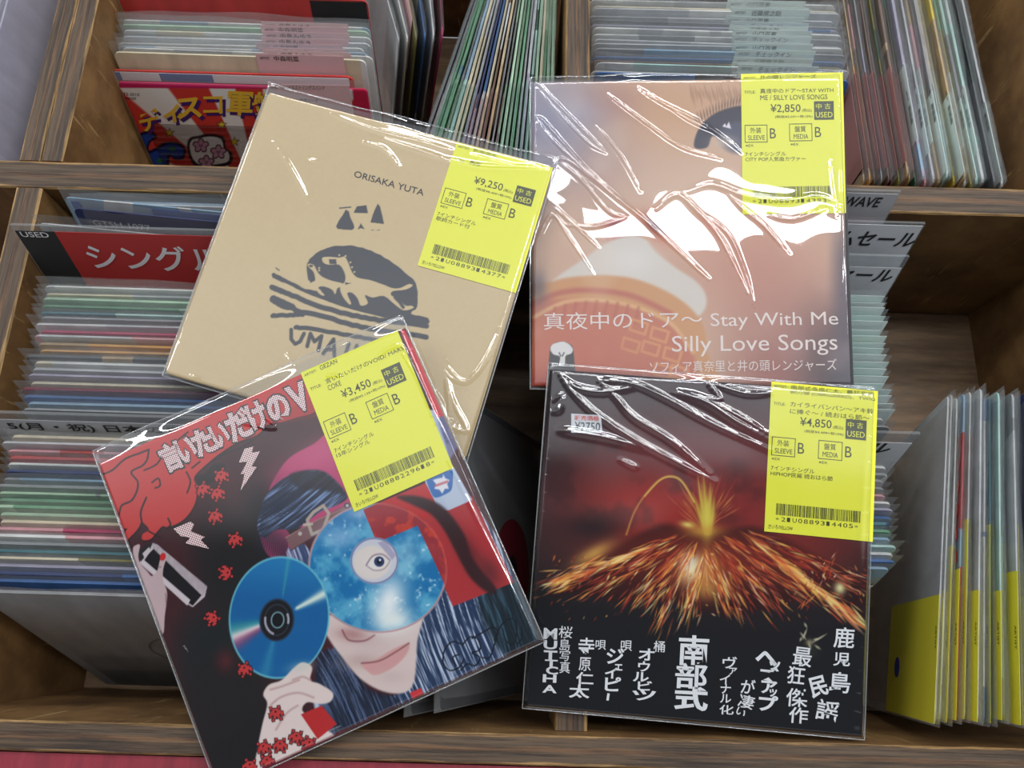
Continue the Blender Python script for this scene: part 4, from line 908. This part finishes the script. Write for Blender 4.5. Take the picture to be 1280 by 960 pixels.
price_sticker(pl, r, ((571, 178), (691, 210), (522, 332)), [('折坂悠太', .43)], [('馬市', .30)], '¥9,250', '¥8,409', [('7インチシングル', .43), ('歌詞カード付', .38)], '*21U0889314377*', .0004)
pouch(pl, r, .006, .0012, .0034, [
    ([(405, 140), (470, 165), (530, 180), (565, 190)], .0008, .0020), ([(450, 178), (480, 188), (500, 210)], .0007, .0018), ([(480, 175), (520, 188), (570, 205)], .0008, .0020), ([(560, 200), (600, 208), (650, 210), (688, 212)], .0008, .0018), ([(590, 195), (640, 208), (660, 212)], .0006, .0014),
    ([(555, 455), (560, 470), (585, 478), (610, 450), (628, 412)], .0011, .0020), ([(556, 460), (562, 500), (560, 530)], .0011, .0026), ([(540, 485), (552, 505), (560, 525), (580, 540)], .0010, .0026), ([(360, 440), (366, 455), (372, 470)], .0009, .0030), ([(640, 370), (622, 420), (600, 462), (580, 478), (562, 462), (556, 450)], .0013, .0022), ([(558, 458), (566, 500), (584, 538), (560, 530), (545, 505)], .0012, .0020), ([(232, 405), (226, 430)], .0006, .0010), ([(240, 470), (256, 474)], .0005, .0010), ([(386, 198), (392, 202), (396, 200)], .0005, .0014), ([(340, 170), (370, 220), (390, 260)], .0005, .0022)], .0003, 1.3)

# ------------------------------------------------------------------ red cloud single (lower left)
r, pl = album('single_record', 'single with a red cloud, blue discs and a masked face, leaning over the front edge', (.13406, -.09467, .44148), (-.09918, .02974, .02457), .1765, .1765)
A = Paint(pl, 460, 460, (64, 30, 35)); X, Y = A.X, A.Y
n1 = fbm(X * .03, Y * .03, 4)
A.mix(sst(.35, .7, n1) * .35, (84, 36, 42))
# dark cloth and shadowless black of the picture's left and bottom
A.glow(300, 720, 60, 90, (30, 30, 32), 1, -.4, 2); A.glow(275, 830, 55, 80, (28, 34, 36), 1, -.4, 2); A.glow(300, 930, 80, 80, (30, 28, 30), 1, 0, 2); A.glow(335, 660, 30, 60, (32, 32, 36), .9, -.3, 2); A.glow(270, 870, 50, 50, (34, 30, 32), .9, 0, 2)
A.glow(282, 826, 12, 14, (110, 36, 42), .6)
def hair(dirx, diry, dark, light, f=.55, k=1.0, seed=0):
    L = math.hypot(dirx, diry); c, s_ = dirx / L, diry / L
    def t(x, y):
        u = (x * c + y * s_); v = (-x * s_ + y * c); v = v + 3 * np.sin(u * .03 + seed)
        m = fbm(v * f + seed * 9, u * .022 + seed, 3); m = sst(.42, .78, m)[..., None] * k
        return np.array(dark) * (1 - m) + np.array(light) * m
    return t
# long hair on the right, torso side
A.poly(curve([(428, 800), (440, 850), (480, 872), (515, 850), (520, 790), (545, 735), (560, 640), (600, 640), (690, 790), (680, 820), (460, 920), (400, 900), (395, 850)], True, 4), None, 2, 1, hair(.35, 1, (38, 56, 88), (196, 206, 226), .5, 1, 2))
A.poly(curve([(395, 820), (430, 815), (460, 860), (500, 875), (470, 905), (420, 925), (400, 880)], True, 4), None, 3, .9, hair(.5, 1, (26, 34, 52), (88, 104, 140), .5, 1, 4))
A.poly(curve([(600, 745), (640, 722), (690, 790), (640, 822), (610, 790)], True, 4), None, 6, .92, hair(.35, 1, (20, 32, 40), (52, 84, 100), .4, 1, 5))
# face
A.poly(curve([(398, 770), (412, 800), (428, 822), (450, 848), (478, 864), (505, 866), (518, 850), (522, 800), (530, 760), (500, 760), (440, 770)], True, 5), (222, 200, 194), 2)
A.glow(470, 800, 26, 16, (204, 178, 172), .7); A.glow(440, 793, 20, 9, (176, 124, 124), .8, .1); A.line(curve([(428, 788), (436, 800), (455, 801), (468, 794)], False), (140, 84, 90), 2.2, 1.2, .9)
A.glow(452, 826, 22, 10, (190, 160, 152), .7); A.poly(curve([(452, 829), (470, 824), (490, 812), (511, 804), (508, 818), (492, 834), (470, 844), (458, 838)], True, 5), (214, 158, 156), 1.8); A.line(curve([(452, 829), (474, 826), (496, 814), (511, 804)], False), (140, 84, 88), 2, 1, .9)
A.glow(490, 846, 20, 8, (206, 182, 176), .6); A.poly([(512, 866), (526, 860), (530, 868), (516, 874)], (206, 56, 62), 1)
# hat, fringe, pink side
A.poly(curve([(336, 618), (344, 596), (362, 572), (392, 555), (420, 540), (455, 600), (450, 640), (420, 650), (380, 660), (345, 640)], True, 5), (186, 62, 108), 1.2); A.glow(400, 570, 40, 20, (206, 90, 130), .5, -.4); A.glow(346, 606, 12, 24, (140, 44, 84), .5)
A.poly(curve([(326, 662), (350, 656), (364, 672), (372, 700), (350, 702), (332, 690)], True, 5), (176, 58, 98), 1.5)
A.poly(curve([(324, 640), (332, 620), (345, 605), (362, 594), (384, 588), (405, 590), (424, 606), (434, 622), (420, 632), (400, 640), (384, 652), (368, 662), (346, 662), (330, 672), (322, 662)], True, 5), None, 1.2, 1, hair(.75, -.55, (30, 40, 62), (130, 156, 200), .42, .9, 1))
A.poly(curve([(362, 594), (384, 588), (405, 590), (424, 606), (430, 618), (400, 612), (375, 612)], True, 5), (28, 30, 40), 3, .85)
for k in range(16): A.sparks([(330 + k * 2, 640 + k * 1.5, 318 + k * 2.6, 690 + k * 2, 1.2, (30, 34, 50), .8)])
A.poly(curve([(358, 690), (372, 676), (388, 690), (384, 712), (366, 706)], True, 4), None, 1.5, .9, hair(.3, 1, (60, 78, 120), (176, 190, 214), .5, 1, 3))
# strap
A.poly([(357, 672), (392, 652), (430, 632), (452, 626), (458, 640), (430, 650), (396, 668), (364, 688)], (122, 86, 88), .9); A.line([(357, 672), (392, 652), (452, 626)], (160, 122, 118), 1.4, .6, .8); A.line([(364, 688), (396, 668), (458, 640)], (84, 56, 60), 1.4, .6, .8)
A.line([(384, 650), (390, 668), (404, 662), (411, 642), (404, 632), (392, 640), (384, 650)], (176, 160, 146), 4, .8); A.line([(380, 656), (390, 655)], (190, 176, 160), 3, .8); A.ell(434, 632, 4, 3.6, (60, 56, 64)); A.ell(434, 632, 2, 1.8, (200, 190, 190)); A.ell(375, 667, 2.5, 2.5, (190, 176, 170))
# red print blocks with the dark sweep of hair
RD = (190, 46, 48)
A.poly([(448, 640), (532, 604), (546, 637), (470, 680)], (186, 44, 48), .7); A.poly([(546, 637), (563, 630), (590, 620), (600, 640), (642, 728), (566, 758), (522, 657)], (176, 52, 56), .7)
A.poly([(454, 637), (532, 604), (548, 636), (522, 657), (471, 678)], RD, .6)
A.poly([(532, 604), (500, 515), (545, 512), (566, 585), (590, 625), (560, 638), (548, 636)], (184, 194, 214), .6)
A.poly([(500, 412), (506, 412), (560, 520), (546, 522)], (214, 76, 84), .8); A.poly([(546, 522), (560, 518), (572, 560), (562, 575)], (120, 128, 170), 1.5, .8); A.poly([(540, 600), (566, 582), (590, 625), (562, 637)], (190, 200, 218), .8)
A.poly(curve([(496, 621), (520, 620), (545, 628), (562, 642), (580, 668), (592, 700), (620, 735), (612, 742), (588, 722), (570, 690), (556, 664), (540, 644), (518, 632)], True, 5), (46, 28, 32), 3, .95)
A.glow(585, 690, 12, 30, (60, 26, 30), .6, -.5); A.glow(612, 715, 12, 20, (70, 36, 40), .6, -.5)
# the blue discs
def sky(cx, cy):
    def t(x, y, u, v):
        m = fbm(x * .045 + cx, y * .045, 4); m2 = fbm(x * .16, y * .16 + cx, 3)
        c = np.array((24, 112, 170)) + (np.array((92, 172, 206)) - np.array((24, 112, 170))) * sst(.35, .75, m)[..., None]
        return c + (np.array((236, 246, 248)) - c) * (sst(.64, .92, m2) * .8)[..., None]
    return t
A.ell(472, 710, 86, 80, sky(3, 1), .2, 1); A.ell(472, 710, 87, 81, (150, 206, 224), .2, 1, .9, .972)
A.glow(486, 752, 20, 34, (250, 252, 250), .95, .25); A.glow(492, 775, 24, 16, (244, 246, 240), .9); A.glow(510, 690, 14, 20, (226, 240, 244), .35); A.glow(425, 672, 26, 16, (170, 200, 228), .6); A.glow(450, 640, 18, 10, (200, 206, 226), .6)
A.poly([(470, 678), (522, 657), (548, 636), (566, 660), (556, 735), (520, 657)], (170, 44, 46), .7, .0)
q = A.mask([(454, 637), (524, 607), (560, 638), (566, 758), (552, 722), (522, 657), (471, 678)], .7) * sst(1.01, .99, np.sqrt(((X - 472) / 87) ** 2 + ((Y - 710) / 81) ** 2)); A.mix(q * .9, (168, 40, 44))
A.mix(q * sst(.5, .7, fbm(X * .08, Y * .08, 3)) * .7, (214, 70, 50)); A.ell(472, 710, 87, 81, (206, 90, 84), .2, 1, .55, .975)
A.mix(A.mask([(522, 657), (471, 678), (440, 760), (540, 770), (556, 735)], 1) * 0, (0, 0, 0))
A.ell(468, 701, 30, 29, (206, 206, 216), soft=1); A.ell(468, 701, 30, 29, (120, 130, 168), soft=1, ring=.93); A.ell(465, 703, 23, 21, (226, 214, 206), soft=2); A.glow(472, 703, 13, 9, (240, 236, 236), .9, -.3); A.line(curve([(458, 706), (466, 695), (478, 693), (487, 700)], False), (150, 130, 140), 2, 1, .9); A.line(curve([(458, 707), (468, 713), (480, 711), (487, 702)], False), (160, 140, 146), 1.6, 1, .8)
A.ell(474, 702, 6.5, 6.5, (52, 64, 100), soft=.8); A.ell(474, 702, 3, 3, (24, 26, 40), soft=.8); A.ell(475, 700, 1.4, 1.4, (230, 236, 250), soft=.6); A.poly([(472, 678), (482, 676), (495, 694), (490, 700)], (150, 140, 172), 1, .6)
def disc(x, y, u, v):
    ang = np.arctan2(v, u); rr = np.sqrt(u * u + v * v)
    c = np.zeros(x.shape + (3,)) + np.array((18, 96, 156)); c += (np.array((40, 130, 186)) - c) * (sst(.2, 1, -v) * .7)[..., None]
    for a0, wd_, col, k in ((2.72, .10, (250, 246, 246), .95), (-.50, .085, (236, 244, 226), .9), (2.60, .14, (206, 60, 90), .5), (2.86, .12, (90, 196, 150), .4), (1.75, .12, (60, 150, 180), .5), (-1.5, .05, (90, 190, 170), .35)):
        d = np.abs((ang - a0 + 3.1416) % 6.2832 - 3.1416); c += (np.array(col) - c) * (np.exp(-(d / wd_) ** 2) * k * sst(.30, .40, rr))[..., None]
    return c
A.ell(349, 772, 62, 76, disc, .1, 1); A.ell(349, 772, 63, 77, (110, 190, 206), .1, 1, .85, .965)
A.ell(346, 775, 22, 27, (40, 60, 84), .1, 1); A.ell(346, 775, 20, 25, (22, 24, 30), .1, 1); A.ell(346, 775, 16, 20, (90, 96, 110), .1, .8, .5, .93)
for a0, a1 in ((2.4, 3.3), (1.9, 2.3), (-.4, .2)):
    A.line([(346 + 14.5 * math.cos(t), 775 + 18 * math.sin(t)) for t in np.linspace(a0, a1, 8)], (206, 200, 210), 2.6, .8, .8)
A.ell(347, 775, 8.5, 10.5, (130, 170, 180), .1, .8); A.ell(347, 775, 7, 9, (16, 18, 22), .1, .8)
# hand holding the left disc
SK = (230, 210, 204)
A.poly(curve([(322, 935), (328, 905), (334, 880), (329, 868), (336, 856), (352, 850), (366, 836), (378, 828), (390, 834), (388, 850), (400, 855), (416, 866), (413, 877), (400, 880), (384, 878), (378, 888), (392, 900), (420, 922), (410, 935), (340, 980), (318, 970)], True, 5), SK, 1.4)
for P in ([(338, 862), (352, 858), (374, 850)], [(336, 884), (350, 872), (372, 866), (392, 872)], [(345, 912), (358, 892), (372, 882)], [(388, 850), (378, 846), (366, 850)]): A.line(curve(P, False), (186, 146, 142), 2.4, 1.6, .75)
A.glow(376, 834, 16, 7, (196, 206, 196), .5, -.2)
A.poly([(376, 893), (402, 882), (421, 905), (397, 924)], (190, 44, 46), .7)
# red cloud with its ink lines
RC = (198, 58, 56); BK = (34, 22, 26)
CL = [(120, 574), (386, 461), (398, 500), (394, 517), (372, 524), (352, 530), (337, 532), (322, 546), (300, 554), (280, 566), (262, 580), (244, 598), (247, 612), (245, 630), (236, 646), (224, 656), (210, 661), (204, 660), (197, 667), (189, 676), (179, 677), (179, 670), (187, 664), (178, 655), (174, 662), (165, 672), (152, 680), (140, 640)]
A.poly(curve(CL[2:], False, 4).tolist() + [(120, 574), (386, 461)], BK, 1.2)
C2 = np.array(CL, float); cen = np.array([210, 590.])
A.poly((curve(CL[2:], False, 4) + np.array([-.8, -2.2])).tolist() + [(120, 572), (384, 461)], RC, .8)
for P, wd in (([(122, 595), (140, 588), (156, 574), (176, 566), (186, 562)], 2.2), ([(186, 562), (184, 574), (178, 582), (164, 590), (172, 602), (171, 614), (164, 626), (152, 632), (148, 645), (140, 650)], 2.2), ([(205, 565), (196, 580), (180, 588)], 2), ([(190, 603), (198, 598), (200, 607), (194, 610)], 2), ([(183, 622), (176, 640), (178, 655)], 2.2), ([(233, 590), (238, 602), (234, 616)], 2), ([(210, 648), (213, 656), (208, 661)], 2), ([(264, 578), (280, 568), (300, 560), (315, 551)], 2.2), ([(290, 544), (310, 540), (328, 533)], 1.6), ([(152, 664), (158, 661), (154, 666)], 1.6), ([(240, 585), (250, 577)], 2), ([(215, 556), (235, 540)], 2), ([(200, 672), (186, 664)], 2)):
    A.line(curve(P, False, 5), BK, wd, .6)
A.poly(curve([(244, 596), (256, 592), (268, 580), (282, 582), (276, 594), (262, 604), (250, 608)], True, 4), (26, 20, 24), 2, .9)
A.poly([(330, 533), (350, 518), (380, 500), (398, 498), (400, 520), (372, 526)], (150, 46, 48), 3, .4)
# left hand with the spray can
A.poly([(190, 678), (197, 681), (259, 733), (256, 746), (241, 759), (232, 754), (174, 704), (180, 690)], (196, 182, 186), .8); A.poly([(186, 692), (192, 686), (252, 744), (241, 757), (232, 752), (178, 704)], (24, 22, 26), .7); A.poly([(176, 703), (180, 700), (238, 750), (234, 757)], (206, 194, 196), .7); A.poly([(172, 690), (182, 681), (192, 676), (186, 690), (176, 702)], (40, 36, 40), .8); A.poly([(178, 692), (186, 684), (189, 688), (181, 698)], (200, 188, 190), .6)
rs2 = np.sin(X * 2.1 + Y * 2.1) * np.sin(X * 2.1 - Y * 2.1); A.mix(A.mask([(190, 678), (197, 681), (259, 733), (254, 744), (192, 688)], .8) * sst(.1, .5, rs2) * .7, (70, 56, 62))
A.poly(curve([(166, 690), (171, 681), (175, 682), (173, 694), (175, 704), (184, 714), (190, 720), (197, 712), (200, 700), (206, 692), (208, 697), (204, 712), (204, 726), (209, 742), (206, 770), (204, 792), (196, 782), (176, 736)], True, 4), (194, 168, 170), .8); A.ell(203.5, 696, 3.6, 5, (196, 44, 46), .3, .6); A.line([(197, 708), (201, 709)], (110, 80, 84), 1, .5); A.line([(207, 742), (208, 758)], (120, 90, 94), 1, .6)
# lightning
LB = [[(306, 561), (317, 558), (315, 566), (325, 564), (315, 583), (321, 584), (301, 613), (306, 592), (301, 593), (309, 577), (299, 578)], [(217, 661), (238, 652), (243, 655), (239, 664), (256, 671), (251, 675), (262, 686), (232, 679), (238, 672), (226, 670)]]
for P in LB: A.poly([(x + (x - np.mean(P, 0)[0]) * .08, y + (y - np.mean(P, 0)[1]) * .08) for x, y in P], (34, 24, 28), .8)
# little pixel crabs
BUG = ["0100010", "0011100", "0110110", "1111111", "1011101", "0010100", "0100010"]
def bug(cx, cy, a, s_=2.5, k=1.0):
    c, n = math.cos(a), math.sin(a)
    cells = [(i - 3, j - 3) for j, row_ in enumerate(BUG) for i, ch in enumerate(row_) if ch == '1']
    for gr, col in ((.95, (40, 20, 26)), (.53, (206, 60, 60))):
        for i, j_ in cells:
            P = [((i + u * gr) * s_, (j_ + v * gr) * s_) for u, v in ((-1, -1), (1, -1), (1, 1), (-1, 1))]
            A.poly([(cx + x * c - y * n, cy + x * n + y * c) for x, y in P], col, .5, k)
for x, y, a in ((277, 595, -.4), (254, 612, -.5), (272, 617, -.4), (269, 646, -.35), (294, 675, -.3), (282, 716, 1.5), (265, 773, 1.0), (306, 837, -.3), (345, 892, -.2), (330, 935, -.4), (350, 932, 0), (370, 922, .2), (386, 930, .3), (334, 952, -.2), (312, 958, .1), (294, 972, .1)): bug(x, y, a)
# marker scrawl and little blue badge
for P in ([(578, 806), (566, 802), (556, 812), (554, 828), (562, 838), (574, 834), (580, 824)], [(574, 818), (566, 822), (570, 832)], [(578, 806), (588, 796), (598, 800), (600, 812), (590, 816), (600, 822), (594, 832), (584, 830), (576, 838)], [(590, 798), (604, 790), (616, 784), (622, 790), (618, 806), (612, 822), (604, 822)], [(618, 800), (624, 786), (632, 776), (642, 774), (646, 784), (644, 800), (640, 806), (632, 800), (628, 786)], [(646, 806), (652, 798), (652, 784)]): A.line(curve(P, False, 5), (20, 24, 34), 1.7, .6)
A.poly(curve([(533, 600), (538, 594), (562, 588), (566, 592), (565, 610), (560, 616), (546, 622), (540, 618)], True, 4), (58, 112, 178), .8)
A.poly([(547, 598), (553, 597), (554, 593), (557, 598), (562, 600), (559, 605), (561, 611), (556, 611), (553, 617), (549, 612), (543, 611), (545, 605), (541, 600)], (230, 226, 232), 1); A.line([(545, 607), (559, 602)], (190, 90, 100), 3, 1, .8)
cover(A, 'cover', r, .003, 0, GAIN)
for P in LB:
    mb = MB(); mb.flat(pl.pts(P), .0002); mb.build('halftone_flash', DOTS, r)
T3 = [('言', 214, 571, 24, 34), ('い', 233, 562, 22, 30), ('た', 255, 552, 26, 32), ('い', 275, 544, 20, 28), ('だ', 299, 531, 30, 36), ('け', 322, 520, 22, 34), ('の', 348, 510, 26, 32), ('V', 374, 497, 24, 34)]
stand(pl, r, [(c, x, y, w_ + 6, h_ + 6, -.42, .075) for c, x, y, w_, h_ in T3], INK, .0002, 'lettering_outline')
stand(pl, r, [(c, x, y, w_ + 2, h_ + 2, -.42, .05) for c, x, y, w_, h_ in T3], DOTS, .00032)
price_sticker(pl, r, ((376, 466), (497, 413), (443, 640)), [('GEZAN', .36)], [('言いたいだけのVOID/ MARS', .99), ('COKE', .32)], '¥3,450', '¥3,136', [('7インチシングル', .43), ('15年シングル', .37)], '*21U0888229618*')
pouch(pl, r, .008, .0012, .003, [
    ([(470, 448), (490, 435), (508, 440), (545, 520), (560, 550)], .0009, .0018), ([(495, 428), (520, 470), (545, 530)], .0008, .0015), ([(560, 575), (600, 655), (640, 735), (668, 795)], .0009, .0013), ([(126, 585), (133, 605), (140, 625)], .0008, .0012), ([(195, 800), (225, 880), (250, 940)], .0008, .0018), ([(325, 515), (345, 535), (300, 528)], .0006, .0016), ([(405, 470), (430, 470)], .0005, .0016), ([(410, 915), (430, 906)], .0005, .0010), ([(230, 805), (238, 818)], .0004, .0010)], .0004, 5.2)

# ------------------------------------------------------------------ disco single standing at the front of the upper left bin
yb, zb = foot(.3565, -.035, LEAN, .18)
m = Matrix.Translation(Vector((-.1985, yb, zb))) @ Matrix.Rotation(math.pi / 2 - LEAN, 4, 'X') @ Matrix.Translation(Vector((0, .09, 0)))
r = empty('single_record', mat=m); tag(r, 'single with a red and white sunburst cover and gold disco lettering, behind the wooden divider', 'record')
pl = Plane(m, .178, .18)
A = Paint(pl, 300, 300, (208, 62, 54)); X, Y = A.X, A.Y
ang = np.arctan2(Y - 265, X - 330)
for a0, a1 in ((-2.86, -2.66), (-2.44, -2.23), (-1.99, -1.80), (-1.58, -1.36), (-1.1, -.9), (-.7, -.5), (-3.3, -3.1)): A.mix(sst(a0 - .01, a0 + .01, ang) * sst(a1 + .01, a1 - .01, ang), (236, 232, 230))
A.mix(sst(110.5, 109, Y - (X - 145) * .008), (196, 40, 96)); A.mix(sst(438, 441, X - (Y - 104) * .12), (200, 40, 78))
A.poly(curve([(170, 175), (176, 166), (190, 164), (196, 172), (188, 178), (186, 188), (196, 184), (206, 178), (222, 178), (232, 186), (230, 198), (220, 200), (212, 196), (208, 215), (176, 215), (178, 195)], True, 5), (20, 22, 60), 1)
A.poly(curve([(173, 176), (178, 169), (189, 167), (193, 171), (185, 178), (184, 192), (198, 187), (208, 181), (221, 181), (229, 187), (227, 195), (219, 197), (210, 193), (204, 213), (180, 213), (181, 195)], True, 5), (36, 70, 160), .8)
A.poly(curve([(234, 182), (238, 172), (248, 170), (256, 168), (268, 168), (280, 172), (282, 184), (290, 192), (286, 206), (250, 210), (238, 200)], True, 5), (24, 24, 30), 1); A.poly(curve([(237, 183), (240, 175), (249, 173), (257, 171), (268, 171), (277, 175), (280, 185), (286, 192), (283, 203), (252, 206), (241, 198)], True, 5), (240, 236, 238), .8)
for cx, cy in ((251, 182), (273, 190), (258, 203)):
    for k in range(5):
        a = k * 1.257 - 1.57; A.ell(cx + 6 * math.cos(a), cy + 5 * math.sin(a), 4.6, 3.8, (40, 26, 36), a, .6); 
    for k in range(5):
        a = k * 1.257 - 1.57; A.ell(cx + 5.6 * math.cos(a), cy + 4.6 * math.sin(a), 3.6, 2.8, (216, 160, 190), a, .6)
for cx, cy in ((212, 166), (277, 156), (293, 177), (225, 144)):
    P = [(cx + (5.5 if k % 2 == 0 else 2.4) * math.sin(k * .628), cy - (5 if k % 2 == 0 else 2.2) * math.cos(k * .628)) for k in range(10)]
    A.poly([(cx + (x - cx) * 1.3, cy + (y - cy) * 1.3) for x, y in P], (30, 26, 30), .6); A.poly(P, (236, 206, 60), .6)
for cx, cy in ((215, 186), (200, 201), (182, 193)): A.ell(cx, cy, 4, 3, (40, 110, 70), soft=1)
cover(A, 'cover', r, .0016, .003, GAIN)
D3 = [('デ', 187, 150, 26, 26, -.25), ('ィ', 215, 142, 22, 22, -.2), ('ス', 236, 135, 32, 26, -.1), ('コ', 266, 131, 24, 22, -.02), ('軍', 300, 129, 32, 30, .05), ('艦', 331, 131, 32, 32, .1), ('マ', 362, 136, 26, 24, .15), ('ー', 390, 142, 24, 8, .2), ('チ', 416, 148, 24, 24, .25)]
stand(pl, r, [(c, x + 4, y + 4, w_, h_, t, .012 if c in 'コー' else .035) for c, x, y, w_, h_, t in D3], PURPLE, .0002, 'lettering_shadow'); stand(pl, r, [(c, x, y, w_, h_, t, .012 if c in 'コー' else .03) for c, x, y, w_, h_, t in D3], GOLD, .00032)
lettering(pl, r, [('TS-2010', (154, 119), (174, 120), 3.6), ('¥600', (156, 124), (170, 124.5), 3.2)], INK, .0002)
mb = MB(); q = pl.pts([(343, 160), (446, 160), (436, 106), (335, 105)]); mb.slab(q, .0006, .0007); p = mb.build('price_tag', PINKTAG, r)
lettering(pl, p, [('ARTIST', (338, 111), (348, 111), 4), ('ネーベルストリングスバンド', (352, 111.5), (406, 112), 6), ('ディスコ軍艦マーチ', (356, 127), (398, 127.5), 5)], INK, .00085, 'tag_print')
b = bpy.data.objects.new('plastic_bag', BAGS[0]); link(b, r); b.rotation_euler = (-math.pi / 2, 0, 0); b.location = (0, -.09, -.0008)
bpy.data.objects.remove(_to)
